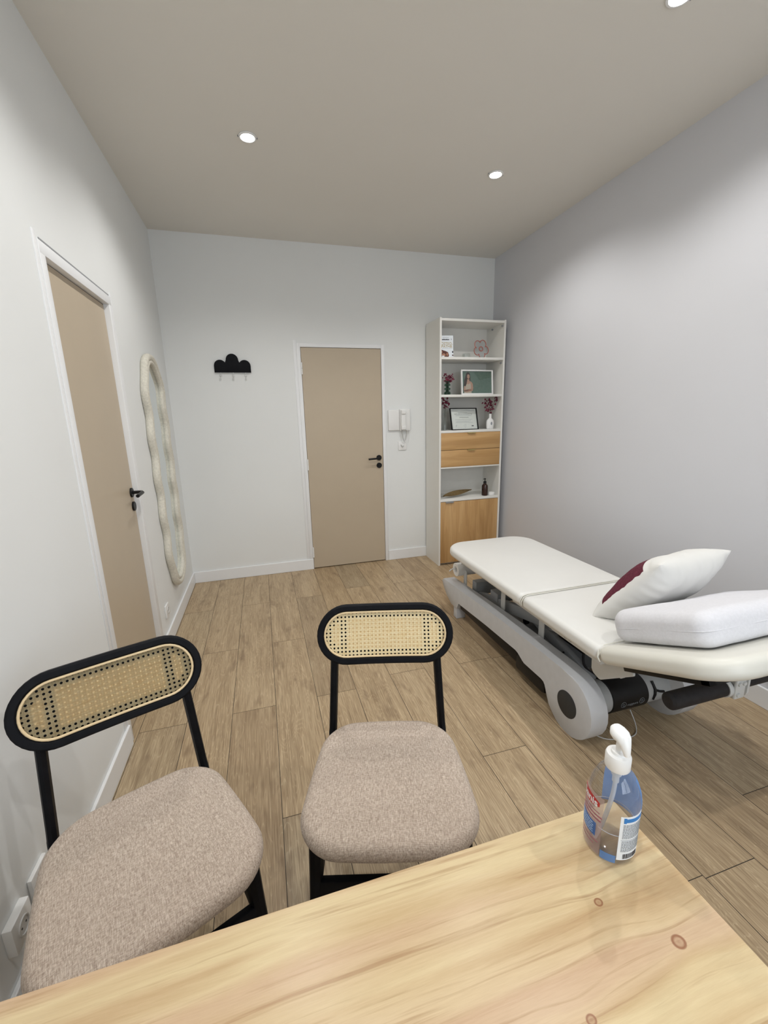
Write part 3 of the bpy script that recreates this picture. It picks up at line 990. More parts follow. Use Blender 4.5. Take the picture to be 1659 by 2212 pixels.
# chairs ------------------------------------------------------------
def make_chair():
    t = thing('dining_chair', '', 'chair')
    # seat
    b = NB()
    base = round_poly([(-0.190, 0.212), (-0.230, -0.192), (0.230, -0.192), (0.190, 0.212)], [0.10, 0.095, 0.095, 0.10], 10)
    # bow the front and the sides a little
    pl = []
    for (x, y) in resample(base, 0.025):
        fy = -0.016 * (1 - (x / 0.23) ** 2) if y < -0.1 else (0.012 * (1 - (x / 0.19) ** 2) if y > 0.12 else 0)
        fx = 0.008 * (1 - (y / 0.215) ** 2) * (1 if x > 0 else -1) if abs(x) > 0.15 else 0
        pl.append((x + fx, y + fy))
    slab(b, pl, 0.437, 0.487, 0.027, 0.012, er_b=0.020, scale_in=(0.92, 0.8, 0.65, 0.5, 0.35, 0.2, 0.08))
    obj('seat', b, M_FABRIC, t)
    # seat base board
    b = NB(); prism(b, inset(pl, 0.03), 0.010, Matrix.Translation((0, 0, 0.428)), bev=0.002)
    obj('seat_board', b, M_BLACKW, t)
    # back rest: stadium frame, leaning back
    tilt = radians(17)
    zc, yc = 0.770, 0.262
    HW, HH, BT = 0.216, 0.094, 0.0235
    def stad(hw, hh, n=18):
        pts = []
        for k in range(n + 1):
            a = -pi / 2 + pi * k / n; pts.append((hw - hh + hh * cos(a), hh * sin(a)))
        for k in range(n + 1):
            a = pi / 2 + pi * k / n; pts.append((-(hw - hh) + hh * cos(a), hh * sin(a)))
        return pts
    def bp(x, z, d=0.0):
        # x across, z up the rest, d toward the sitter ; slight curve
        yy = 0.055 * (x * x) / (HW * HW) * 0.15
        return Vector((x, yc + z * sin(tilt) - d * cos(tilt) - yy, zc + z * cos(tilt) + d * sin(tilt)))
    def ring(b, o, i, d0, d1, bev, mi=0):
        # closed rectangular-section ring between outlines o and i
        n = len(o)
        secs = []
        for (po, pi_) in zip(o, i):
            ox, oz = po; ix, iz = pi_
            lx, lz = ox - ix, oz - iz
            L = sqrt(lx * lx + lz * lz); ux, uz = lx / L, lz / L
            sec = []
            for (s, d) in ((0, d0 + bev), (bev, d0), (L - bev, d0), (L, d0 + bev), (L, d1 - bev), (L - bev, d1), (bev, d1), (0, d1 - bev)):
                sec.append(bp(ix + ux * s, iz + uz * s, d))
            secs.append(sec)
        bb = NB()
        V = [[bb.verts.new(p) for p in sec] for sec in secs]
        m = 8
        for k in range(n):
            A, B = V[k], V[(k + 1) % n]
            for j in range(m): bb.faces.new((A[j], A[(j + 1) % m], B[(j + 1) % m], B[j]))
        join(b, bb, None, mi)
    def dense(pl, k=12):
        out = []
        n = len(pl)
        for i in range(n):
            a = Vector(pl[i]); c = Vector(pl[(i + 1) % n])
            m = k if (a - c).length > 0.1 else 1
            for j in range(m): out.append(tuple(a.lerp(c, j / m)))
        return out
    so, si = dense(stad(HW, HH)), dense(stad(HW - 0.0225, HH - 0.0225))
    b = NB(); ring(b, so, si, -0.012, 0.012, 0.005)
    bk = obj('backrest', b, M_BLACKW, t)
    b = NB()
    tube(b, [bp(x, z, 0.0085) for x, z in dense(stad(HW - 0.025, HH - 0.025))], 0.0033, 8, closed=True)
    obj('rim_bead', b, M_BEAD, bk)
    # rear closing panel behind the cane
    def plate(b, outline, d0, d1):
        cxs = [p[0] for p in outline]
        # strips across x so that it follows the curve
        n = 40
        x0, x1 = min(cxs), max(cxs)
        def zr(x):
            hw = x1; hh = max(p[1] for p in outline)
            r = hh
            ax = abs(x) - (hw - r)
            return hh if ax <= 0 else sqrt(max(0, r * r - ax * ax))
        bb = NB()
        cols = []
        for k in range(n + 1):
            x = x0 + (x1 - x0) * (0.5 - 0.5 * cos(pi * k / n))
            z = max(zr(x), 1e-4)
            cols.append([bb.verts.new(bp(x, -z, d0)), bb.verts.new(bp(x, z, d0)), bb.verts.new(bp(x, z, d1)), bb.verts.new(bp(x, -z, d1))])
        for A, B in zip(cols, cols[1:]):
            for j in range(4): bb.faces.new((A[j], A[(j + 1) % 4], B[(j + 1) % 4], B[j]))
        bb.faces.new(cols[0]); bb.faces.new(cols[-1][::-1])
        join(b, bb)
    b = NB(); plate(b, stad(HW - 0.019, HH - 0.019), -0.0085, -0.006)
    obj('back_panel', b, M_BLACKW, bk)
    # inner lining pads
    b = NB()
    def pad(xa, xb, hz, rnd=0.0):
        n = 16
        bb = NB(); cols = []
        for k in range(n + 1):
            x = xa + (xb - xa) * k / n
            z = hz
            if rnd:
                ax = abs(x) - rnd[0]
                z = sqrt(max(1e-6, rnd[1] ** 2 - max(0, ax) ** 2)) if ax > 0 else rnd[1]
            cols.append([bb.verts.new(bp(x, -z, -0.0055)), bb.verts.new(bp(x, z, -0.0055)), bb.verts.new(bp(x, z, -0.0015)), bb.verts.new(bp(x, -z, -0.0015))])
        for A, B in zip(cols, cols[1:]):
            for j in range(4): bb.faces.new((A[j], A[(j + 1) % 4], B[(j + 1) % 4], B[j]))
        bb.faces.new(cols[0]); bb.faces.new(cols[-1][::-1])
        join(b, bb)
    pad(-0.119, 0.119, 0.0485)
    pad(0.143, 0.166, 0, (0.128, 0.044)); pad(-0.166, -0.143, 0, (0.128, 0.044))
    obj('cane_lining', b, M_CANE2, bk)
    # perforated cane sheet
    b = NB(); bb = NB()
    P = 0.01205
    hr = P * 0.265
    nx, nz = 17, 7
    cache = {}
    def gv(x, z):
        key = (round(x * 1e5), round(z * 1e5))
        if key not in cache: cache[key] = bb.verts.new(bp(x, z, 0.0015))
        return cache[key]
    for i in range(-nx, nx):
        for j in range(-nz, nz):
            x0, z0 = i * P, j * P
            xc, zc_ = x0 + P / 2, z0 + P / 2
            ax = abs(xc) - (HW - HH); zz = abs(zc_)
            rr = sqrt(max(0, ax) ** 2 + zz * zz)
            if rr > HH - 0.014: continue
            inner = []
            outer = []
            for k in range(8):
                a = pi / 8 + k * pi / 4
                inner.append(gv(xc + hr * cos(a), zc_ + hr * sin(a)))
            # outer square corners and mid points
            sq = [(1, 0), (1, 1), (0, 1), (-1, 1), (-1, 0), (-1, -1), (0, -1), (1, -1)]
            outer = [gv(xc + s[0] * P / 2, zc_ + s[1] * P / 2) for s in sq]
            for k in range(8):
                k1 = (k + 1) % 8
                # outer[k]->outer[k1] with inner vertex k (angle between)
                bb.faces.new((outer[k], outer[k1], inner[k]))
                bb.faces.new((inner[k], outer[k1], inner[k1]))
    # give the sheet thickness
    res = bmesh.ops.solidify(bb, geom=bb.faces[:], thickness=0.0012)
    join(b, bb)
    obj('cane_weave', b, M_CANE, bk, smooth=False)
    # legs
    for s in (-1, 1):
        b = NB()
        pts = [(s * 0.196, 0.285, 0.0), (s * 0.181, 0.222, 0.40), (s * 0.177, 0.226, 0.47), (s * 0.164, 0.246, 0.69), (s * 0.163, 0.250, 0.705)]
        tube(b, smooth_path(pts, 4), 0.0150, 8, flat=(1.35, 0.85), up=(0, 1, 0))
        obj('leg', b, M_BLACKW, t)
        b = NB()
        pts = [(s * 0.205, -0.185, 0.0), (s * 0.192, -0.150, 0.25), (s * 0.184, -0.135, 0.428)]
        tube(b, smooth_path(pts, 4), [0.012 + 0.005 * k / 8 for k in range(9)], 8, flat=(1.1, 1.1), up=(0, 1, 0))
        obj('leg', b, M_BLACKW, t)
    b = NB()
    box(b, (-0.196, -0.156, 0.250), (0.196, -0.136, 0.326), 0.004)
    box(b, (-0.188, 0.226, 0.260), (0.188, 0.244, 0.320), 0.004)
    for s in (-1, 1):
        box(b, (s * 0.190 - 0.009, -0.15, 0.258), (s * 0.190 + 0.009, 0.235, 0.318), 0.004)
    obj('seat_frame', b, M_BLACKW, t)
    return t


c1 = make_chair()
c1.location = (0.955, 0.930, 0); c1.rotation_euler = (0, 0, radians(-15.5))
tag(c1, 'black cane backed chair standing clear of the wall, facing the table', 'chair', 'cane backed chairs at the table')
c2 = copy_tree(c1)
c2.location = (0.366, 0.895, 0); c2.rotation_euler = (0, 0, radians(22))
tag(c2, 'black cane backed chair tucked against the wall with the sockets', 'chair', 'cane backed chairs at the table')


# pillows -----------------------------------------------------------
def puff(dst, w, h, t, M, n=40, corner=0.10, pinch=0.010, seed=1, patch=None, exp=0.42, front=1.0, back=1.0):
    """square pillow w x h, thickness t, local z = front"""
    b = NB()
    def P(u, v, s):
        e = max(0.0, (1 - abs(u) ** 3.2) * (1 - abs(v) ** 3.2)) ** exp
        # sides draw in a little between the corners
        x = u * w / 2 * (1 - corner * (1 - v * v) * 0.35 * abs(u))
        y = v * h / 2 * (1 - corner * (1 - u * u) * 0.35 * abs(v))
        nz = noise.noise(Vector((u * 2.1 + seed, v * 2.1, s * 3))) * 0.12
        edge = max(abs(u), abs(v))
        wr = noise.noise(Vector((u * 9 * (1 if abs(v) > abs(u) else .3) + seed, v * 9 * (1 if abs(u) > abs(v) else .3), s))) * pinch * max(0, edge - 0.55) * 2.2
        k = front if s > 0 else back
        return (x, y, s * (t / 2 * k * e * (1 + nz) + wr * e ** 0.3 * (1 if edge < 0.999 else 0)))
    g = [-cos(pi * i / n) for i in range(n + 1)]
    g = [0.55 * a + 0.45 * (-1 + 2 * i / n) for i, a in enumerate(g)]
    top = [[b.verts.new(P(u, v, 1)) for v in g] for u in g]
    bot = [[top[i][j] if i in (0, n) or j in (0, n) else b.verts.new(P(g[i], g[j], -1)) for j in range(n + 1)] for i in range(n + 1)]
    for i in range(n):
        for j in range(n):
            f = b.faces.new((top[i][j], top[i + 1][j], top[i + 1][j + 1], top[i][j + 1]))
            if patch and patch((g[i] + g[i + 1]) / 2, (g[j] + g[j + 1]) / 2): f.material_index = 1
            f2 = [bot[i][j], bot[i][j + 1], bot[i + 1][j + 1], bot[i + 1][j]]
            b.faces.new(f2)
    return join(dst, b, M)


PATCH = lambda u, v: -0.62 < u < 0.62 and abs(v) < 0.965


def pillow_white_maroon():
    A = Vector((2.045, 1.395, 0.553)); B = Vector((2.150, 1.195, 0.852)); C_ = Vector((2.560, 1.225, 0.855))
    vx = C_ - B; vy = B - A
    ctr = A + vx / 2 + vy / 2
    z = vx.normalized().cross(vy.normalized())
    if z.y < 0: X, Y = vy.normalized(), vx.normalized()
    else: X, Y = vx.normalized(), vy.normalized()
    Zl = X.cross(Y).normalized()
    M = Matrix((X, Y, Zl)).transposed().to_4x4()
    w, h = (vy.length, vx.length) if z.y < 0 else (vx.length, vy.length)
    b = NB()
    # local origin at the lower edge contact
    puff(b, w + 0.01, h + 0.01, 0.185, M, 60, 0.12, 0.008, 3, patch=PATCH, exp=0.58, front=1.0, back=0.9)
    o = obj('pillow', b, [M_PCOT, M_MAROON], None)
    o.location = ctr
    tag(o, 'upright white pillow with maroon front leaning on the flat pillow', 'pillow')
pillow_white_maroon()


def pillow_flat():
    ang = radians(24.5)
    b = NB()
    # local x across, y up the incline, z normal
    M = Matrix((Vector((1, 0, 0)), Vector((0, -cos(ang), sin(ang))), Vector((0, sin(ang), cos(ang))))).transposed().to_4x4()
    pl = round_poly([(-0.30, -0.20), (0.34, -0.20), (0.34, 0.185), (-0.28, 0.185)], [0.06, 0.06, 0.06, 0.05], 10)
    bb = NB()
    slab(bb, pl, 0.0, 0.118, 0.048, 0.010, er_b=0.035, seg=9, scale_in=(0.92, 0.8, 0.65, 0.5, 0.35, 0.2, 0.08))
    bmesh.ops.subdivide_edges(bb, edges=[e for e in bb.edges if e.calc_length() > 0.03], cuts=1)
    for v in bb.verts:
        k = noise.noise(v.co * 14) * 0.0022 + noise.noise(v.co * 5) * 0.004
        n = Vector((v.co.x, v.co.y, (v.co.z - 0.06) * 3)).normalized()
        v.co += n * k
    bmesh.ops.transform(bb, matrix=M, verts=bb.verts[:])
    join(b, bb)
    # local y=0 sits at the middle of the back cushion, on its top surface
    s0 = 0.215
    top = 0.0755
    base = Vector((2.245, 1.168 - cos(ang) * s0 + sin(ang) * top, 0.490 + sin(ang) * s0 + cos(ang) * top))
    o = obj('pillow', b, M_PTERRY, None)
    o.location = base
    tag(o, 'flat white foam pillow lying on the raised headrest', 'pillow')
    b = NB()
    q = [M @ Vector((x, y, 0.055)) for x, y in resample(inset(pl, -0.0004), 0.03)]
    tube(b, q, 0.0016, 6, closed=True)
    obj('seam', b, M_PTERRY, o)
pillow_flat()

# paper roll --------------------------------------------------------
def paper_roll():
    t = thing('paper_roll', 'white paper roll on its holder under the treatment table foot', 'paper roll', (1.985, 2.655, 0.335))
    b = NB()
    M = frame_M((0, 0, 0), (0, 1, 0), (0, 0, 1))
    pr = [(0.022, 0.0), (0.047, 0.0), (0.049, 0.002), (0.049, 0.498), (0.047, 0.50), (0.022, 0.50), (0.022, 0.0)]
    lathe(b, pr, 40, M, cap=False)
    obj('paper', b, M_PAPER, t)
    b = NB(); lathe(b, [(0.0, 0.05), (0.0215, 0.05), (0.0215, 0.06), (0.0, 0.06)], 24, M)
    obj('core', b, M_BROWN, t)
    b = NB()
    tube(b, smooth_path([(-0.05, 0.0, -0.006), (0.0, 0, 0.012), (0.25, 0, 0.014), (0.53, 0, 0.014), (0.535, -0.01, 0.06), (0.535, -0.05, 0.125)], 4), 0.004, 8)
    tube(b, smooth_path([(0.03, 0.0, 0.014), (0.04, -0.03, 0.06), (0.04, -0.05, 0.125)], 4), 0.004, 8)
    obj('holder_rod', b, M_LGREY, t)
paper_roll()


# ================================================================== SHELF UNIT
CX0, CX1, CY0, CY1, CT = 2.260, 2.908, 3.600, 3.925, 0.018
def shelf_unit():
    t = thing('shelf_unit', 'tall narrow white shelf unit with oak drawers and an oak door', 'shelf', (CX0, CY0, 0))
    o0 = Matrix.Translation((-CX0, -CY0, 0))
    top = 2.262
    b = NB()
    box(b, (CX0, CY0, 0), (CX0 + CT, CY1, top), 0.001, M=o0)
    box(b, (CX1 - CT, CY0, 0), (CX1, CY1, top), 0.001, M=o0)
    box(b, (CX0 + CT, CY0 + 0.001, top - 0.026), (CX1 - CT, CY1, top - 0.006), 0.0005, M=o0)
    box(b, (CX0 + CT, CY1 - 0.012, 0.04), (CX1 - CT, CY1 - 0.006, top - 0.02), M=o0)
    box(b, (CX0 + CT, CY0 + 0.03, 0.02), (CX1 - CT, CY1 - 0.012, 0.038), M=o0)
    box(b, (CX0 + CT, CY0 + 0.04, 0.0), (CX1 - CT, CY0 + 0.055, 0.02), M=o0)
    obj('carcass', b, M_CAB, t, smooth=False)
    x0, x1 = CX0 + CT + 0.0005, CX1 - CT - 0.0005
    for zt in (1.940, 1.618, 1.299, 0.963, 0.655):
        b = NB(); th = 0.021 if zt != 0.963 else 0.012
        box(b, (x0, CY0 + 0.002, zt - th), (x1, CY1 - 0.0125, zt), 0.0006, M=o0)
        obj('shelf', b, M_CAB, t)
    for (za, zb) in ((1.1225, 1.2765), (0.9645, 1.1185)):
        b = NB()
        box(b, (x0 + 0.001, CY0 + 0.001, za), (x1 - 0.001, CY0 + 0.017, zb), 0.0008, M=o0)
        box(b, (x0 + 0.015, CY0 + 0.018, za + 0.01), (x1 - 0.015, CY1 - 0.03, zb - 0.01), M=o0)
        dr = obj('drawer', b, M_OAKH, t)
        b = NB()
        xm = (x0 + x1) / 2 + 0.0
        box(b, (xm - 0.04, CY0 - 0.010, zb - 0.0015), (xm + 0.04, CY0 + 0.010, zb + 0.0005), M=o0)
        box(b, (xm - 0.04, CY0 - 0.011, zb - 0.008), (xm + 0.04, CY0 - 0.0095, zb + 0.0005), M=o0)
        obj('handle', b, M_GOLD, dr)
    b = NB(); box(b, (x0 + 0.001, CY0 + 0.001, 0.022), (x1 - 0.001, CY0 + 0.017, 0.630), 0.0008, M=o0)
    dr = obj('door', b, M_OAKV, t)
    b = NB()
    box(b, (x0 + 0.05, CY0 - 0.010, 0.6295), (x0 + 0.13, CY0 + 0.010, 0.6315), M=o0)
    box(b, (x0 + 0.05, CY0 - 0.0115, 0.622), (x0 + 0.13, CY0 - 0.010, 0.6315), M=o0)
    obj('handle', b, M_CHROME, dr)
    b = NB()
    box(b, (x0, CY0 + 0.012, 1.118), (x1, CY0 + 0.016, 1.123), M=o0); box(b, (x0, CY0 + 0.012, 1.2763), (x1, CY0 + 0.016, 1.279), M=o0)
    obj('drawer_gap', b, M_BROWN, t)
    for (z, y) in ((2.215, 3.625), (2.215, 3.80), (1.895, 3.63)):
        b = NB()
        lathe(b, [(0.0, 0.012), (0.007, 0.012), (0.008, 0.009), (0.008, 0.0)], 14, o0 @ frame_M((x1, y, z), (0, 1, 0), (0, 0, -1)))
        obj('shelf_pin', b, M_GREYD, t)
shelf_unit()
S1, S2, S3, S4 = 1.940, 1.618, 1.299, 0.655
SX = CX0 + CT


def flat_shape(dst, poly, M, mi, d=0.0003, z=0.0):
    prism(dst, poly, d, M @ Matrix.Translation((0, 0, z)), mi)


def ell(cx, cy_, rx, ry, n=20, a0=0):
    return [(cx + rx * cos(a0 + 2 * pi * k / n), cy_ + ry * sin(a0 + 2 * pi * k / n)) for k in range(n)]


def add_text(dst, s, size, M, mi, x, y, z=0.0, align='CENTER', bold=0.0, spacing=1.0):
    b = text_bm(s, size, align, spacing, bold)
    join(dst, b, M @ Matrix.Translation((x, y, z)), mi)


# book --------------------------------------------------------------
def book():
    w, h, th = 0.125, 0.188, 0.022
    t = thing('book', 'white book with gold lettering on the top shelf', 'book', (SX + 0.012, 3.665, S1 + 0.0005))
    t.rotation_euler = (radians(-4), 0, radians(-6))
    b = NB(); box(b, (0, 0.001, 0), (w, th - 0.001, h), 0.0006); obj('pages', b, M_PAPER, t)
    M = frame_M((0, 0, 0), (1, 0, 0), (0, 0, 1))
    b = NB()
    prism(b, [(0, 0), (w, 0), (w, h), (0, h)], 0.001, M, 0)
    z = 0.0011
    add_text(b, 'OSTEO-', 0.031, M, 1, 0.066, 0.117, z, bold=0.0004)
    add_text(b, 'PATHIE', 0.031, M, 1, 0.066, 0.094, z, bold=0.0004)
    prism(b, [(0.008, 0.131), (0.118, 0.131), (0.118, 0.132), (0.008, 0.132)], 0.0003, M @ Matrix.Translation((0, 0, z)), 1)
    for yy in (0.0785,):
        for k in range(12): flat_shape(b, [(0.01 + k * 0.009, yy), (0.016 + k * 0.009, yy), (0.016 + k * 0.009, yy + 0.0018), (0.01 + k * 0.009, yy + 0.0018)], M, 2, z=z)
    # blurred bold line and small lines above it
    for k in range(8): flat_shape(b, [(0.02 + k * 0.0085, 0.148), (0.0275 + k * 0.0085, 0.148), (0.0275 + k * 0.0085, 0.156 + (k % 3) * 0.0015), (0.02 + k * 0.0085, 0.156 + (k % 3) * 0.0015)], M, 3, z=z)
    for k in range(7): flat_shape(b, [(0.028 + k * 0.008, 0.168), (0.034 + k * 0.008, 0.168), (0.034 + k * 0.008, 0.171), (0.028 + k * 0.008, 0.171)], M, 2, z=z)
    flat_shape(b, [(0.103, 0.150), (0.111, 0.150), (0.107, 0.168)], M, 2, z=z)
    # brown picture at the bottom
    flat_shape(b, [(0, 0.0), (0.078, 0.0), (0.085, 0.02), (0.076, 0.045), (0.055, 0.055), (0.03, 0.062), (0, 0.074)], M, 4, z=z)
    flat_shape(b, ell(0.035, 0.022, 0.018, 0.014), M, 5, z=z + 0.0003)
    flat_shape(b, ell(0.068, 0.028, 0.009, 0.014), M, 5, z=z + 0.0003)
    flat_shape(b, ell(0.018, 0.047, 0.007, 0.009), M, 5, z=z + 0.0003)
    flat_shape(b, ell(0.03, 0.012, 0.012, 0.006), M, 0, z=z + 0.0006)
    flat_shape(b, ell(0.119, 0.048, 0.006, 0.009), M, 3, z=z)
    flat_shape(b, ell(0.119, 0.020, 0.006, 0.006), M, 4, z=z)
    obj('cover', b, [M_LBL_WHITE, M_GOLD, M_INKG, M_INK, plain('cocoa_print', (0.09, 0.022, 0.014, 1), 0.5), plain('skin_print', (0.42, 0.20, 0.12, 1), 0.5)], t, smooth=False)
book()


# small glass tealight ---------------------------------------------
def tealight():
    t = thing('candle_holder', 'small clear glass candle holder beside the pink flower outline', 'candle holder', (2.585, 3.74, S1))
    b = NB()
    lathe(b, [(0.0, 0.003), (0.036, 0.002), (0.040, 0.0), (0.042, 0.002), (0.036, 0.045), (0.034, 0.05), (0.032, 0.05), (0.033, 0.045), (0.037, 0.006), (0.0, 0.006)], 32, cap=False)
    obj('glass', b, M_GLASS, t)
    b = NB(); lathe(b, [(0.0, 0.007), (0.018, 0.007), (0.019, 0.009), (0.019, 0.022), (0.0, 0.021)], 24); obj('candle', b, M_WHITE, t)
tealight()


# flower outline ----------------------------------------------------
def flower_outline():
    t = thing('flower_ornament', 'pink outlined flower ornament on the top shelf', 'ornament', (2.715, 3.70, S1), radians(12))
    R, n = 0.055, 5
    zc = 0.068
    M = frame_M((0, 0, zc), (1, 0, 0), (0, 0.10, 1))
    pk = plain('pink_enamel', srgb(176, 104, 92), 0.4)
    b = NB()
    pts = []
    for k in range(5):
        a = radians(62) + 2 * pi * k / 5
        c = Vector((0.052 * cos(a), 0.048 * sin(a), 0))
        for j in range(-6, 7):
            q = a + j * radians(17)
            p = c + Vector((0.036 * cos(q), 0.036 * sin(q), 0))
            pts.append(M @ p)
    zmin = min(p.z for p in pts)
    pts = [p - Vector((0, 0, zmin - 0.0035)) for p in pts]
    tube(b, pts, 0.0037, 8, closed=True)
    f = obj('outline', b, pk, t)
    b = NB()
    ce = Vector((0, 0, -(zmin - 0.0035)))
    tube(b, [M @ Vector((0.021 * cos(q), 0.019 * sin(q), 0)) + ce for q in [2 * pi * k / 28 for k in range(28)]], 0.0042, 8, closed=True)
    obj('ring', b, pk, t)
    b = NB()
    poly = [((M.inverted() @ (p - ce)).x, (M.inverted() @ (p - ce)).y) for p in pts]
    prism(b, poly, 0.002, Matrix.Translation(ce) @ M @ Matrix.Translation((0, 0, -0.001)))
    obj('clear_panel', b, M_PET, t)
flower_outline()


# flowers -----------------------------------------------------------
M_BLOOM = plain('dark_red_petals', (0.17, 0.004, 0.035, 1), 0.7, var=0.5, vscale=60)
M_STEM = plain('dry_stem', (0.05, 0.045, 0.03, 1), 0.8, var=0.2)
def bouquet(label, loc, base_z, tips, seed, nb=26, spread=0.02):
    rnd = random.Random(seed)
    t = thing('dried_flowers', label, 'flowers', loc)
    for tp in tips:
        b = NB()
        tp = Vector(tp)
        p0 = Vector((0, 0, base_z)); mid = Vector((tp.x * 0.25, tp.y * 0.25, base_z + (tp.z - base_z) * 0.55))
        tube(b, smooth_path([p0, mid, tp], 5), 0.0013, 6)
        obj('stem', b, M_STEM, t)
        b = NB()
        for k in range(nb // len(tips) + 1):
            c = tp.lerp(mid, rnd.uniform(0, 0.45)) + Vector((rnd.gauss(0, spread), rnd.gauss(0, spread * 0.6), rnd.gauss(0, spread * 0.8)))
            for j in range(4):
                d = Vector((rnd.uniform(-1, 1), rnd.uniform(-1, 1), rnd.uniform(-1, 1))).normalized()
                u = d.cross(Vector((rnd.uniform(-1, 1), rnd.uniform(-1, 1), rnd.uniform(-1, 1)))).normalized()
                v = d.cross(u)
                L, wd_ = rnd.uniform(0.011, 0.018), rnd.uniform(0.005, 0.0085)
                # leaf-shaped petal with thickness
                ring = [c, c + d * L * 0.4 + u * wd_ , c + d * L, c + d * L * 0.4 - u * wd_]
                up_ = b.verts.new(c + d * L * 0.45 + v * wd_ * 0.45); dn = b.verts.new(c + d * L * 0.45 - v * wd_ * 0.2)
                vs = [b.verts.new(p) for p in ring]
                for i in range(4):
                    b.faces.new((vs[i], vs[(i + 1) % 4], up_)); b.faces.new((vs[(i + 1) % 4], vs[i], dn))
        o = obj('blossoms', b, M_BLOOM, t, smooth=False); o['kind'] = 'stuff'
    return t


def vase(name, label, loc, prof, mat, seg=40, sx=1, sy=1):
    b = NB()
    lathe(b, prof, seg, cap=False, sx=sx, sy=sy)
    o = obj(name, b, mat, None, loc=loc)
    return tag(o, label, 'vase')

# ribbed green glass vase
pr = [(0.0, 0.002), (0.024, 0.0), (0.029, 0.004), (0.031, 0.018), (0.026, 0.028), (0.013, 0.034), (0.013, 0.038), (0.026, 0.046), (0.029, 0.054), (0.026, 0.062), (0.012, 0.069), (0.012, 0.073), (0.026, 0.081), (0.029, 0.089), (0.025, 0.097), (0.012, 0.103), (0.014, 0.108), (0.020, 0.114), (0.024, 0.122),
      (0.022, 0.122), (0.018, 0.114), (0.010, 0.105), (0.010, 0.07), (0.010, 0.036), (0.022, 0.02), (0.022, 0.006), (0.0, 0.005)]
v = vase('vase', 'small ribbed green glass vase beside the framed photo', (2.372, 3.68, S2), pr, M_GREENG)
bouquet('dark red dried flowers in the green glass vase', (2.372, 3.68, S2), 0.02, [(-0.030, 0.0, 0.185), (0.034, 0.005, 0.178), (0.004, -0.01, 0.150), (0.045, 0.0, 0.145)], 5, 30, 0.014)
# tall twisted clear vase on the left
pr = [(0.0, 0.002), (0.026, 0.0), (0.03, 0.004)]
for k in range(0, 25): pr.append((0.026 + 0.005 * sin(k * 1.1) - 0.010 * (k / 24), 0.01 + k * 0.0075))
pr += [(0.014, 0.195), (0.018, 0.205), (0.016, 0.205), (0.011, 0.19), (0.020, 0.02), (0.020, 0.006), (0.0, 0.005)]
vase('vase', 'tall twisted clear glass vase behind the framed certificate', (2.345, 3.67, S3), pr, M_GLASS, sx=1.0, sy=0.9)
bouquet('dark red dried flowers in the tall twisted clear vase', (2.345, 3.67, S3), 0.05, [(-0.022, 0, 0.285), (0.026, 0.005, 0.29), (0.002, -0.005, 0.245)], 8, 34, 0.016)
# white vase with an oval motif
pr = [(0.0, 0.002), (0.030, 0.0), (0.034, 0.003), (0.038, 0.03), (0.039, 0.06), (0.034, 0.082), (0.022, 0.094), (0.013, 0.102), (0.012, 0.125), (0.014, 0.140), (0.012, 0.141), (0.009, 0.125), (0.009, 0.104), (0.030, 0.08), (0.034, 0.05), (0.030, 0.008), (0.0, 0.006)]
wv = vase('vase', 'white bottle shaped vase with a dark oval motif', (2.815, 3.67, S3), pr, M_WHITE, sx=1, sy=0.7)
b = NB()
pts = []
for k in range(20):
    q = 2 * pi * k / 20
    x = 0.0085 * cos(q); z = 0.052 + 0.015 * sin(q)
    pts.append((x, -0.0389 * 0.7 * sqrt(1 - (x / 0.039) ** 2) - 0.0005, z))
vsv = [b.verts.new(p) for p in pts]; b.faces.new(vsv)
vs2 = [b.verts.new(Vector(p) + Vector((0, 0.0015, 0))) for p in pts]; b.faces.new(vs2[::-1])
for k in range(20): b.faces.new((vsv[k], vsv[(k + 1) % 20], vs2[(k + 1) % 20], vs2[k]))
obj('oval_motif', b, M_INKG, wv)
bouquet('spreading dark red dried flowers in the white vase', (2.815, 3.67, S3), 0.06, [(-0.055, 0, 0.255), (-0.02, 0, 0.275), (0.055, -0.005, 0.285), (-0.045, 0, 0.19), (0.012, 0.0, 0.205), (0.02, 0, 0.25)], 12, 52, 0.016)


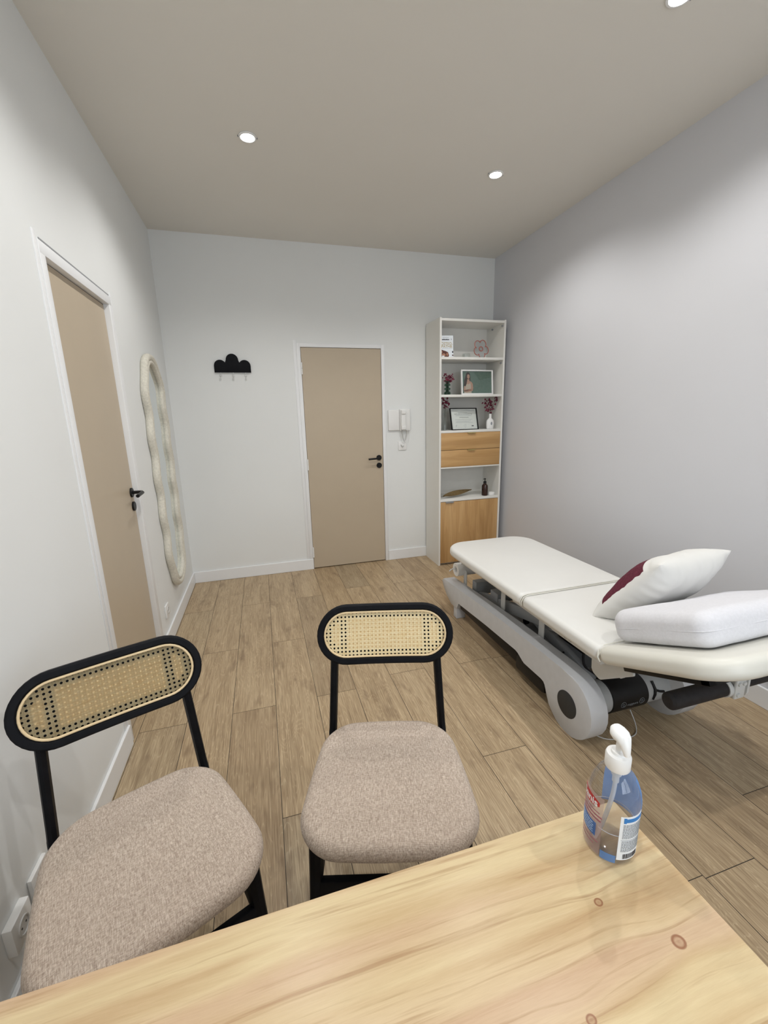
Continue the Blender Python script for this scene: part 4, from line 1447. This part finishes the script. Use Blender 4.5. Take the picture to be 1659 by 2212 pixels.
# framed photograph -------------------------------------------------
def picture_frame():
    w, h = 0.335, 0.222
    t = thing('photo_frame', 'white framed photo of a long haired woman with crossed arms', 'picture frame', (2.505, 3.665, S2 + 0.0005), radians(5))
    t.rotation_euler = (radians(-5), 0, radians(3))
    M = frame_M((0, 0, 0), (1, 0, 0), (0, 0, 1))
    b = NB()
    f = 0.012
    box(b, (0, -0.012, 0), (w, 0.006, f), 0.001); box(b, (0, -0.012, h - f), (w, 0.006, h), 0.001)
    box(b, (0, -0.012, f), (f, 0.006, h - f), 0.001); box(b, (w - f, -0.012, f), (w, 0.006, h - f), 0.001)
    box(b, (0.004, 0.002, 0.004), (w - 0.004, 0.005, h - 0.004))
    obj('frame', b, M_WHITE, t)
    b = NB()
    box(b, (w * 0.5 - 0.02, 0.0055, 0.01), (w * 0.5 + 0.02, 0.008, 0.14)); box(b, (w * 0.5 - 0.018, 0.008, 0.0), (w * 0.5 + 0.018, 0.05, 0.003))
    obj('stand', b, M_GREYD, t)
    b = NB()
    z = -0.0015
    x0, x1, y0, y1 = 0.011, w - 0.011, 0.011, h - 0.011
    flat_shape(b, [(x0, y0), (x1, y0), (x1, y1), (x0, y1)], M, 0, z=z)
    flat_shape(b, [(0.13, y1), (0.2, 0.13), (x1, 0.16), (x1, y1)], M, 1, z=z + .0003)
    L = 0.0006
    # hair
    hair = [(0.028, 0.075), (0.034, 0.12), (0.045, 0.155), (0.056, 0.188), (0.068, 0.202), (0.082, 0.203), (0.094, 0.190), (0.100, 0.165), (0.102, 0.135), (0.094, 0.12), (0.070, 0.10), (0.050, 0.075)]
    flat_shape(b, hair, M, 2, z=z + L)
    # neck and shoulders
    flat_shape(b, [(0.052, 0.11), (0.066, 0.122), (0.066, 0.14), (0.088, 0.14), (0.089, 0.123), (0.112, 0.115), (0.124, 0.098), (0.128, 0.06), (0.122, 0.035), (0.1, 0.028), (0.03, 0.026), (0.026, 0.05), (0.036, 0.085)], M, 3, z=z + 2 * L)
    # top
    flat_shape(b, [(0.045, 0.05), (0.048, 0.085), (0.066, 0.098), (0.08, 0.092), (0.098, 0.105), (0.103, 0.08), (0.1, 0.045)], M, 4, z=z + 3 * L)
    flat_shape(b, [(0.03, 0.011), (0.11, 0.011), (0.108, 0.03), (0.034, 0.03)], M, 4, z=z + 3 * L)
    # face
    flat_shape(b, ell(0.079, 0.163, 0.0135, 0.020), M, 3, z=z + 3 * L)
    # crossed arms
    flat_shape(b, [(0.026, 0.045), (0.05, 0.040), (0.09, 0.052), (0.112, 0.048), (0.108, 0.035), (0.06, 0.024), (0.03, 0.028)], M, 5, z=z + 4 * L)
    flat_shape(b, [(0.032, 0.034), (0.075, 0.047), (0.078, 0.042), (0.034, 0.030)], M, 2, z=z + 5 * L)
    # hair strand, brows, eyes, mouth
    flat_shape(b, [(0.034, 0.08), (0.046, 0.13), (0.058, 0.15), (0.064, 0.135), (0.060, 0.105), (0.048, 0.075)], M, 2, z=z + 4 * L)
    for x in (0.0735, 0.085): flat_shape(b, ell(x, 0.166, 0.0025, 0.0012, 10), M, 2, z=z + 4 * L)
    flat_shape(b, ell(0.079, 0.151, 0.004, 0.0012, 10), M, 6, z=z + 4 * L)
    obj('photo_print', b, [plain('print_green', srgb(96, 118, 108), 0.35), plain('print_green_dark', srgb(80, 104, 90), 0.35), plain('print_hair', srgb(52, 36, 30), 0.4), plain('print_skin', srgb(190, 148, 128), 0.4),
        plain('print_top', srgb(196, 180, 164), 0.4), plain('print_skin_shade', srgb(168, 122, 102), 0.4), plain('print_lip', srgb(140, 70, 66), 0.4)], t, smooth=False)
    b = NB(); box(b, (f - 0.002, -0.0085, f - 0.002), (w - f + 0.002, -0.0070, h - f + 0.002)); obj('glass', b, M_GLASS, t)
picture_frame()


def certificate():
    w, h = 0.292, 0.205
    t = thing('certificate_frame', 'certificate in a thin black frame tilted back on its shelf', 'picture frame', (2.408, 3.655, S3 + 0.0005))
    t.rotation_euler = (radians(-14), radians(0.5), radians(6))
    M = frame_M((0, 0, 0), (1, 0, 0), (0, 0, 1))
    f = 0.0055
    b = NB()
    for lo, hi in (((0, -0.014, 0), (w, 0.004, f)), ((0, -0.014, h - f), (w, 0.004, h)), ((0, -0.014, f), (f, 0.004, h - f)), ((w - f, -0.014, f), (w, 0.004, h - f)), ((0.002, 0.001, 0.002), (w - 0.002, 0.004, h - 0.002))):
        box(b, lo, hi, 0.0006)
    obj('frame', b, M_BLACK, t)
    b = NB(); box(b, (0.03, 0.004, 0.002), (0.09, 0.035, 0.05), 0.002); obj('stand', b, M_BLACK, t)
    b = NB()
    flat_shape(b, [(f, f), (w - f, f), (w - f, h - f), (f, h - f)], M, 0, z=-0.001)
    z = -0.0006
    cx = w / 2
    add_text(b, "DIPL\u00d4ME D'OST\u00c9OPATHE", 0.0170, M, 1, cx, 0.150, z)
    rnd = random.Random(2)
    def line(x0_, x1_, y, hh, mi):
        x = x0_
        while x < x1_:
            l = rnd.uniform(0.004, 0.012)
            flat_shape(b, [(x, y), (min(x + l, x1_), y), (min(x + l, x1_), y + hh), (x, y + hh)], M, mi, z=z)
            x += l + 0.002
    line(0.02, 0.27, 0.183, 0.003, 2); line(0.09, 0.19, 0.164, 0.003, 2)
    line(0.06, 0.235, 0.135, 0.003, 2); line(0.10, 0.20, 0.118, 0.0035, 1); line(0.05, 0.24, 0.098, 0.002, 2)
    line(0.05, 0.22, 0.085, 0.0018, 2); line(0.06, 0.20, 0.077, 0.0018, 2); line(0.05, 0.24, 0.069, 0.0018, 2)
    tube(b, smooth_path([M @ Vector(p) for p in ((0.05, 0.035, z), (0.056, 0.045, z), (0.060, 0.050, z), (0.052, 0.030, z), (0.066, 0.048, z))], 4), 0.0005, 5, mi=2)
    tube(b, smooth_path([M @ Vector(p) for p in ((0.13, 0.035, z), (0.15, 0.05, z), (0.165, 0.055, z), (0.16, 0.025, z), (0.145, 0.03, z), (0.16, 0.048, z))], 4), 0.0005, 5, mi=2)
    flat_shape(b, [(0.225, 0.033), (0.248, 0.033), (0.248, 0.042), (0.225, 0.042)], M, 1, z=z)
    obj('certificate', b, [M_PAPER, M_INK, M_INKG], t, smooth=False)
    b = NB(); box(b, (f, -0.0065, f), (w - f, -0.0055, h - f)); obj('glass', b, M_GLASS, t)
certificate()


# lower niche -------------------------------------------------------
def dried_leaf():
    b = NB()
    n = 22
    top, bot = [], []
    L = 0.36
    for k in range(n + 1):
        s = k / n
        hw = 0.036 * (sin(pi * min(1, s * 1.03)) ** 0.75) * (1 - 0.35 * s) + 0.001
        x = s * L
        zz = 0.004 + 0.030 * s ** 1.4 + 0.006 * sin(pi * s)
        top.append([b.verts.new((x, -hw, zz + 0.010)), b.verts.new((x, 0, zz)), b.verts.new((x, hw, zz + 0.012))])
        bot.append([b.verts.new((x, -hw, zz + 0.0088)), b.verts.new((x, 0, zz - 0.0022)), b.verts.new((x, hw, zz + 0.0108))])
    for k in range(n):
        for j in range(2):
            b.faces.new((top[k][j], top[k + 1][j], top[k + 1][j + 1], top[k][j + 1]))
            b.faces.new((bot[k][j], bot[k][j + 1], bot[k + 1][j + 1], bot[k + 1][j]))
        for j in (0, 2): b.faces.new((top[k][j], bot[k][j], bot[k + 1][j], top[k + 1][j]))
    o = obj('dried_leaf', b, plain('olive_brown_leaf', srgb(112, 92, 56), 0.6, var=0.25, vscale=60, bs=0.3), None, loc=(2.325, 3.66, S4 + 0.016))
    o.rotation_euler = (radians(32), 0, radians(17))
    tag(o, 'long brown dried leaf lying in the lower open compartment', 'leaf')
    b = NB(); tube(b, [(-0.03, 0, 0.002), (0.0, 0, 0.003), (0.17, 0, 0.018), (0.355, 0, 0.036)], [0.0022, 0.002, 0.0015, 0.0008], 6); obj('stem', b, M_STEM, o)
dried_leaf()


def amber_bottle():
    t = thing('pump_bottle', 'small dark amber pump bottle in the lower open compartment', 'bottle', (2.775, 3.66, S4))
    am = plain('amber_glass', (0.03, 0.009, 0.005, 1), 0.12, var=0.1)
    b = NB(); lathe(b, [(0.0, 0.001), (0.026, 0.0), (0.030, 0.004), (0.030, 0.092), (0.027, 0.103), (0.016, 0.113), (0.014, 0.120), (0.0, 0.120)], 36); obj('body', b, am, t)
    b = NB(); lathe(b, [(0.0, 0.120), (0.0145, 0.120), (0.0145, 0.138), (0.010, 0.143), (0.004, 0.144), (0.004, 0.163), (0.0, 0.163)], 28); obj('collar', b, M_BLACK, t)
    b = NB()
    lathe(b, [(0.0, 0.160), (0.0085, 0.160), (0.009, 0.164), (0.006, 0.170), (0.0, 0.171)], 20)
    tube(b, [(0.0, 0, 0.166), (-0.016, -0.004, 0.166), (-0.022, -0.006, 0.161)], 0.003, 8)
    obj('pump_head', b, M_BLACK, t)
amber_bottle()
b = NB(); lathe(b, [(0.0, 0.001), (0.024, 0.0), (0.029, 0.003), (0.030, 0.012), (0.030, 0.030), (0.028, 0.034), (0.0, 0.035)], 36)
tag(obj('jar', b, M_WHITE, None, loc=(2.835, 3.635, S4)), 'small squat white jar beside the amber pump bottle', 'jar')


# ================================================================== WALL PIECES
def mirror():
    t = thing('wall_mirror', 'long wall mirror with a wavy cream boucle frame', 'mirror', (0, 3.285, 0))
    zlo, zhi = 0.262, 1.885
    HWm = 0.262
    def outline(off, amp, ph=0.0, n=260):
        """stadium with waves ; off = inset from the outside"""
        r = HWm - off
        zc0, zc1 = zlo + HWm, zhi - HWm
        L = zc1 - zc0
        per = 2 * L + 2 * pi * r
        pts = []
        for k in range(n):
            s = per * k / n
            if s < L: p = Vector((r, zc0 + s)); nn = Vector((1, 0))
            elif s < L + pi * r:
                a = (s - L) / r; p = Vector((r * cos(a), zc1 + r * sin(a))); nn = Vector((cos(a), sin(a)))
            elif s < 2 * L + pi * r: p = Vector((-r, zc1 - (s - L - pi * r))); nn = Vector((-1, 0))
            else:
                a = pi + (s - 2 * L - pi * r) / r; p = Vector((r * cos(a), zc0 + r * sin(a))); nn = Vector((cos(a), sin(a)))
            # waves run with height, fading on the round ends
            w = sin(2 * pi * (p.y - 0.30) / 0.262 + ph + (0 if p.x > 0 else pi * 0.5))
            fade = min(1.0, abs(p.x) / (r * 0.75)) ** 2
            q = p + nn * (amp * w * fade)
            # narrower foot
            q.x *= 1 - 0.10 * max(0, (0.95 - q.y)) / 0.7
            pts.append(q)
        return pts
    b = NB(); tube(b, [(0.022, q.x, q.y) for q in outline(0.021, 0.014)], 0.0225, 18, closed=True, up=(1, 0, 0), flat=(1.05, 1.0))
    obj('outer_roll', b, M_BOUCLE, t)
    b = NB(); tube(b, [(0.025, q.x, q.y) for q in outline(0.053, 0.013)], 0.0150, 18, closed=True, up=(1, 0, 0), flat=(1.1, 1.0))
    obj('inner_roll', b, M_BOUCLE, t)
    pl = [(q.x, q.y) for q in outline(0.056, 0.013, n=180)]
    b = NB(); prism(b, pl, 0.004, frame_M((0.012, 0, 0), (0, 1, 0), (0, 0, 1)))
    s = Nodes('mirror_silver'); nz = s.noise(s.coord('Object'), 3, 2)
    s.set(s.ramp(nz, [(0, (0.78, 0.82, 0.82, 1)), (1, (0.82, 0.86, 0.86, 1))]), 0.015, 1.0)
    obj('mirror_glass', b, s.m, t, smooth=False)
    b = NB(); prism(b, [(q.x, q.y) for q in outline(0.022, 0.013, n=160)], 0.009, frame_M((0.002, 0, 0), (0, 1, 0), (0, 0, 1)))
    obj('backing', b, M_BOUCLE, t)
mirror()


def coat_rack():
    t = thing('coat_rack', 'black three arched coat rack with pale hooks on the far wall', 'coat rack', (0.517, D, 1.833))
    poly = [(-0.146, 0.0), (0.146, 0.0)]
    def arc(cx, cz, r, a0, a1, n=18): return [(cx + r * cos(radians(a0 + (a1 - a0) * k / n)), cz + r * sin(radians(a0 + (a1 - a0) * k / n))) for k in range(n + 1)]
    poly += arc(0.0975, 0.052, 0.0485, 0, 150)
    poly += arc(0.0, 0.100, 0.0495, 0, 180)
    poly += arc(-0.0975, 0.052, 0.0485, 30, 180)
    b = NB(); prism(b, poly, 0.018, frame_M((0, -0.0005, 0), (1, 0, 0), (0, 0, 1)), bev=0.002)
    obj('board', b, M_BLACKW, t)
    for x in (-0.10, 0.0, 0.10):
        b = NB()
        tube(b, smooth_path([(x, -0.012, 0.004), (x, -0.014, -0.014), (x, -0.020, -0.026), (x, -0.030, -0.028)], 4), 0.0035, 8)
        lathe(b, [(0.0, 0.008), (0.007, 0.007), (0.0095, 0.004), (0.0095, -0.002), (0.007, -0.006), (0.0, -0.008)], 16, frame_M((x, -0.034, -0.028), (1, 0, 0), (0, 0, 1)))
        obj('hook', b, M_LGREY, t)
coat_rack()


def wall_phone():
    t = thing('door_phone', 'white wall intercom handset beside the far door', 'intercom', (1.99, D, 1.30))
    b = NB()
    box(b, (-0.115, -0.020, 0.004), (-0.004, 0.0, 0.20), 0.008, seg=3)
    obj('panel', b, M_WHITE, t)
    b = NB()
    box(b, (-0.003, -0.028, 0.0), (0.105, 0.0, 0.205), 0.008, seg=3)
    obj('base', b, M_WHITE, t)
    b = NB()
    box(b, (0.004, -0.052, 0.008), (0.052, -0.029, 0.198), 0.008, seg=3)
    box(b, (0.006, -0.062, 0.010), (0.050, -0.045, 0.050), 0.008, seg=3)
    box(b, (0.006, -0.062, 0.155), (0.050, -0.045, 0.196), 0.008, seg=3)
    obj('handset', b, M_WHITE, t)
    b = NB()
    pts = smooth_path([(0.018, -0.035, 0.010), (0.020, -0.033, -0.03), (0.028, -0.03, -0.075), (0.044, -0.028, -0.10), (0.060, -0.026, -0.075), (0.070, -0.024, -0.03), (0.074, -0.02, 0.004)], 10)
    # coiled cord
    co = []
    for i in range(len(pts) - 1):
        d = (pts[i + 1] - pts[i])
        L = d.length; d.normalize()
        u = d.cross(Vector((0, 1, 0))).normalized(); v = d.cross(u)
        for j in range(6):
            a = 2 * pi * (i * 2 + j / 3.0)
            co.append(pts[i] + d * L * j / 6 + (u * cos(a) + v * sin(a)) * 0.0042)
    tube(b, co, 0.0016, 6)
    obj('cord', b, plain('grey_white_cord', (0.55, 0.55, 0.54, 1), 0.5), t)
    b = NB(); lathe(b, [(0.0, 0.004), (0.003, 0.004), (0.0035, 0.0)], 12, frame_M((0.056, -0.0285, 0.008), (1, 0, 0), (0, 0, 1))); obj('button', b, M_INKG, t)
    t2 = thing('cable_outlet', 'square white cable outlet plate below the intercom', 'wall outlet', (2.016, D, 1.156))
    b = NB(); box(b, (-0.041, -0.010, -0.041), (0.041, 0, 0.041), 0.003); obj('plate', b, M_WHITE, t2)
    b = NB(); tube(b, smooth_path([(-0.016, -0.011, 0.012), (-0.008, -0.014, -0.004), (0.004, -0.014, -0.008), (0.014, -0.011, 0.0)], 4), 0.004, 8); obj('cable_exit', b, plain('shade_grey_plastic', (0.45, 0.45, 0.43, 1), 0.5), t2)
wall_phone()


def socket(y, z, label, gang=1, deep=0.011, group=None):
    t = thing('wall_socket', label, 'power socket', (0, y, z), 0, group)
    b = NB()
    hw = 0.041
    box(b, (0, -hw, -0.041), (deep, hw, 0.041), 0.003)
    obj('plate', b, M_WHITE, t)
    b = NB()
    M = frame_M((deep - 0.0105, 0, 0), (0, 1, 0), (0, 0, 1))
    lathe(b, [(0.0, 0.0110), (0.0190, 0.0110), (0.0198, 0.0132), (0.0225, 0.0132), (0.0238, 0.0104)], 32, M, cap=False)
    obj('socket_well', b, plain('socket_shade_plastic', (0.66, 0.66, 0.65, 1), 0.4), t)
    for s in (-1, 1):
        b = NB(); lathe(b, [(0.0, 0.0116), (0.0026, 0.0116), (0.0026, 0.0105)], 12, M @ Matrix.Translation((s * 0.0095, 0, 0))); obj('pin_hole', b, M_INK, t)
socket(2.862, 0.232, 'white wall socket low on the wall under the mirror')
socket(1.022, 0.228, 'protruding white wall socket behind a chair, nearest the table', deep=0.022)
socket(1.140, 0.228, 'flat white wall socket mostly hidden behind a chair seat', deep=0.012)


# ================================================================== HAND GEL BOTTLE
def gel_bottle():
    t = thing('sanitizer_bottle', 'clear pump bottle of hand gel on the table corner', 'bottle', (1.193, 0.437, 0.7502))
    R = 0.0375
    out = [(0.0, 0.003), (0.020, 0.0015), (0.033, 0.0), (0.0375, 0.003), (R - 0.0005, 0.010), (R, 0.03), (R + 0.001, 0.075), (R + 0.001, 0.100), (R - 0.001, 0.114), (R - 0.006, 0.128), (0.025, 0.140), (0.016, 0.147), (0.0135, 0.150), (0.0135, 0.156)]
    inn = [(0.0125, 0.156), (0.0125, 0.150), (0.015, 0.146), (0.024, 0.139), (R - 0.007, 0.1265), (R - 0.002, 0.113), (R, 0.100), (R, 0.075), (R - 0.001, 0.03), (R - 0.002, 0.011), (0.033, 0.004), (0.0, 0.005)]
    b = NB(); lathe(b, out, 56)
    body = obj('body', b, M_PET, t)
    b = NB(); lathe(b, [(0.0, 0.0055), (0.031, 0.005), (R - 0.0026, 0.012), (R - 0.0016, 0.03), (R - 0.0012, 0.052), (R - 0.0014, 0.0535), (R - 0.004, 0.0525), (0.0, 0.052)], 56)
    gel = obj('gel', b, M_GEL, t)
    b = NB(); tube(b, [((R - 0.0019) * cos(2 * pi * k / 48), (R - 0.0019) * sin(2 * pi * k / 48), 0.0532) for k in range(48)], 0.0005, 6, closed=True)
    obj('meniscus', b, M_TUBE, gel)
    b = NB()
    lathe(b, [(0.0, 0.150), (0.0175, 0.150), (0.0185, 0.152), (0.0185, 0.171), (0.0170, 0.1745), (0.0115, 0.1755), (0.0105, 0.179), (0.0060, 0.1795), (0.0, 0.1795)], 48)
    obj('cap', b, M_WHITE, t)
    # pump head: stem, domed press plate and a beak that droops toward the right of the viewer
    b = NB()
    lathe(b, [(0.0, 0.176), (0.0052, 0.176), (0.0050, 0.200), (0.0, 0.201)], 24)
    d = Vector((-0.20, -0.98, 0)).normalized()
    side = Vector((-d.y, d.x, 0))
    rings = []
    # sections along the beak: (distance, height centre, half width, half height)
    secs = [(-0.0150, 0.2125, 0.002, 0.002), (-0.0140, 0.2110, 0.0090, 0.0080), (-0.008, 0.2085, 0.0132, 0.0120), (0.000, 0.2080, 0.0140, 0.0120), (0.007, 0.2055, 0.0118, 0.0095), (0.012, 0.2000, 0.0088, 0.0072), (0.0155, 0.1935, 0.0066, 0.0058), (0.0175, 0.1880, 0.0052, 0.0048), (0.0180, 0.1850, 0.0044, 0.0040)]
    for i, (s, z, hw, hh) in enumerate(secs):
        a_ = secs[max(i - 1, 0)]; c_ = secs[min(i + 1, len(secs) - 1)]
        tx, tz = c_[0] - a_[0], c_[1] - a_[1]
        L = sqrt(tx * tx + tz * tz); tx, tz = tx / L, tz / L
        if i < 4: tx, tz = 1.0, 0.0
        rg = []
        for k in range(20):
            q = 2 * pi * k / 20
            cw = cos(q) * hw; ch = sin(q) * hh
            if ch > 0 and i in (1, 2, 3): ch *= 0.7
            rg.append(d * (s - tz * ch) + side * cw + Vector((0, 0, z + tx * ch)))
        rings.append(rg)
    loft(b, rings)
    obj('pump_head', b, M_WHITE, t)
    b = NB()
    tube(b, [(0, 0, 0.150), (0.0, 0.0, 0.136)], 0.0078, 16)
    tube(b, [(0, 0, 0.137), (0, 0, 0.122)], 0.0052, 16)
    tube(b, smooth_path([(0, 0, 0.124), (-0.002, 0.001, 0.09), (-0.012, 0.004, 0.04), (-0.022, 0.007, 0.010)], 6), 0.0034, 12)
    obj('dip_tube', b, M_TUBE, t)

    def wrap(x, z, az, r):          # x along the surface to the right of the reader
        a = radians(az) + x / R
        return Vector((r * cos(a), r * sin(a), z))

    def patch(dst, az0, az1, z0, z1, r, mi=0, n=18, curve0=None, curve1=None, th=0.0003, m=1):
        bb = NB()
        A, B = [], []
        for k in range(n + 1):
            a = radians(az0 + (az1 - az0) * k / n)
            s = k / n
            zz0 = z0 + (curve0(s) if curve0 else 0); zz1 = z1 + (curve1(s) if curve1 else 0)
            A.append([bb.verts.new((r * cos(a), r * sin(a), zz0)), bb.verts.new((r * cos(a), r * sin(a), zz1))])
            B.append([bb.verts.new(((r + th) * cos(a), (r + th) * sin(a), zz0)), bb.verts.new(((r + th) * cos(a), (r + th) * sin(a), zz1))])
        for k in range(n):
            bb.faces.new((A[k][0], A[k][1], A[k + 1][1], A[k + 1][0])); bb.faces.new((B[k][0], B[k + 1][0], B[k + 1][1], B[k][1]))
            bb.faces.new((A[k][1], B[k][1], B[k + 1][1], A[k + 1][1])); bb.faces.new((A[k][0], A[k + 1][0], B[k + 1][0], B[k][0]))
        for k in (0, n): bb.faces.new((A[k][0], B[k][0], B[k][1], A[k][1]))
        join(dst, bb, None, mi)

    def wrap_text(dst, s, size, az, z, r, mi, bold=0.0, slope=0.0):
        bb = text_bm(s, size, 'CENTER', 1.0, bold)
        bmesh.ops.subdivide_edges(bb, edges=[e for e in bb.edges if e.calc_length() > size * 0.25], cuts=2)
        for v in bb.verts: v.co = wrap(v.co.x, z + v.co.y + slope * v.co.x, az, r)
        join(dst, bb, None, mi)
    r0 = R + 0.0013
    # back label (blue inside), follows the shoulder of the far side
    b = NB()
    prof_r = lambda z: [a[0] + (c[0] - a[0]) * (z - a[1]) / (c[1] - a[1]) for a, c in zip(out[3:], out[4:]) if a[1] <= z <= c[1]][0]
    zs = [0.046 + (0.137 - 0.046) * k / 26 for k in range(27)]
    bb = NB()
    lay = []
    for off in (0.0003, 0.0006):
        rows = []
        for k in range(33):
            a = radians(-54 + 122 * k / 32)
            rows.append([bb.verts.new(((prof_r(z) + off) * cos(a), (prof_r(z) + off) * sin(a), z)) for z in zs])
        lay.append(rows)
        for A, B in zip(rows, rows[1:]):
            for q in range(26): bb.faces.new((A[q], B[q], B[q + 1], A[q + 1]))
    rim = lambda rows: [rw[0] for rw in rows] + rows[-1][1:] + [rw[-1] for rw in rows[-2::-1]] + rows[0][-2:0:-1]
    ra, rb = rim(lay[0]), rim(lay[1])
    for q in range(len(ra)): bb.faces.new((ra[q], ra[(q + 1) % len(ra)], rb[(q + 1) % len(rb)], rb[q]))
    join(b, bb)
    obj('blue_label', b, M_LBL_BLUE, t)
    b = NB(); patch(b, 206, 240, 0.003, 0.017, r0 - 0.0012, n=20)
    obj('blue_refraction', b, M_LBL_BLUE, t)  # label film reused to paint the back label's refraction through the gel
    # white information label on the right
    b = NB()
    patch(b, 241, 302, 0.012, 0.094, r0, 0, n=18)
    rr = r0 + 0.0004
    patch(b, 250, 300, 0.084, 0.0905, rr, 1)
    patch(b, 248, 254, 0.0825, 0.092, rr, 1)
    rnd = random.Random(6)
    z = 0.0785
    while z > 0.027:
        if not 0.048 < z < 0.053:
            a = 248
            while a < 299:
                l = rnd.uniform(2, 6)
                patch(b, a, min(a + l, 300), z, z + 0.0011, rr, 2, n=2, th=0.0002)
                a += l + rnd.uniform(0.8, 1.6)
        z -= 0.0021
    patch(b, 246, 300, 0.0498, 0.0503, rr, 2, th=0.0002)
    a = 254
    while a < 296:
        l = rnd.choice((0.7, 1.1, 1.6))
        patch(b, a, a + l, 0.0145, 0.0235, rr, 3, n=1, th=0.0002); a += l + rnd.choice((0.7, 1.2))
    obj('white_label', b, [M_LBL_WHITE, plain('bright_blue_ink', (0.02, 0.20, 0.55, 1), 0.4), M_INKG, M_INK], t, smooth=False)
    # front label on the left: red lozenge, pink film, blue box
    b = NB()
    patch(b, 140, 205, 0.006, 0.112, r0, 0, n=22)
    fl = obj('front_label', b, M_LBL_PINK, t)
    b = NB()
    rr = r0 + 0.0005
    patch(b, 128, 196, 0.088, 0.106, rr, 0, n=24, curve0=lambda s: 0.006 * (2 * s - 1) ** 2, curve1=lambda s: -0.005 * (2 * s - 1) ** 2)
    wrap_text(b, 'Sanis', 0.017, 166, 0.0965, rr + 0.0005, 1, 0.0004)
    obj('name_lozenge', b, [M_LBL_RED, M_LBL_WHITE], fl, smooth=False)
    b = NB()
    patch(b, 132, 192, 0.036, 0.0605, rr, 0, n=20)
    for z, h_ in ((0.0555, 0.0016), (0.0515, 0.0012), (0.0475, 0.0012), (0.0435, 0.0012), (0.0395, 0.0012)):
        a = 138
        while a < 184:
            l = rnd.uniform(3, 8); patch(b, a, min(a + l, 186), z, z + h_, rr + 0.0004, 1, n=2, th=0.0002); a += l + 1.2
    patch(b, 140, 190, 0.0630, 0.0638, rr, 2, n=16); patch(b, 140, 202, 0.0675, 0.0705, rr, 2, n=16); patch(b, 140, 204, 0.0745, 0.0770, rr, 2, n=16); patch(b, 140, 198, 0.0815, 0.0830, rr, 2, n=16)
    patch(b, 140, 200, 0.0275, 0.0290, rr, 2, n=16); patch(b, 145, 190, 0.0200, 0.0212, rr, 2, n=16)
    obj('blue_box', b, [M_LBL_DBLUE, plain('pale_blue_ink', (0.45, 0.62, 0.85, 1), 0.4), plain('plum_ink', (0.30, 0.10, 0.14, 1), 0.5)], fl, smooth=False)
gel_bottle()
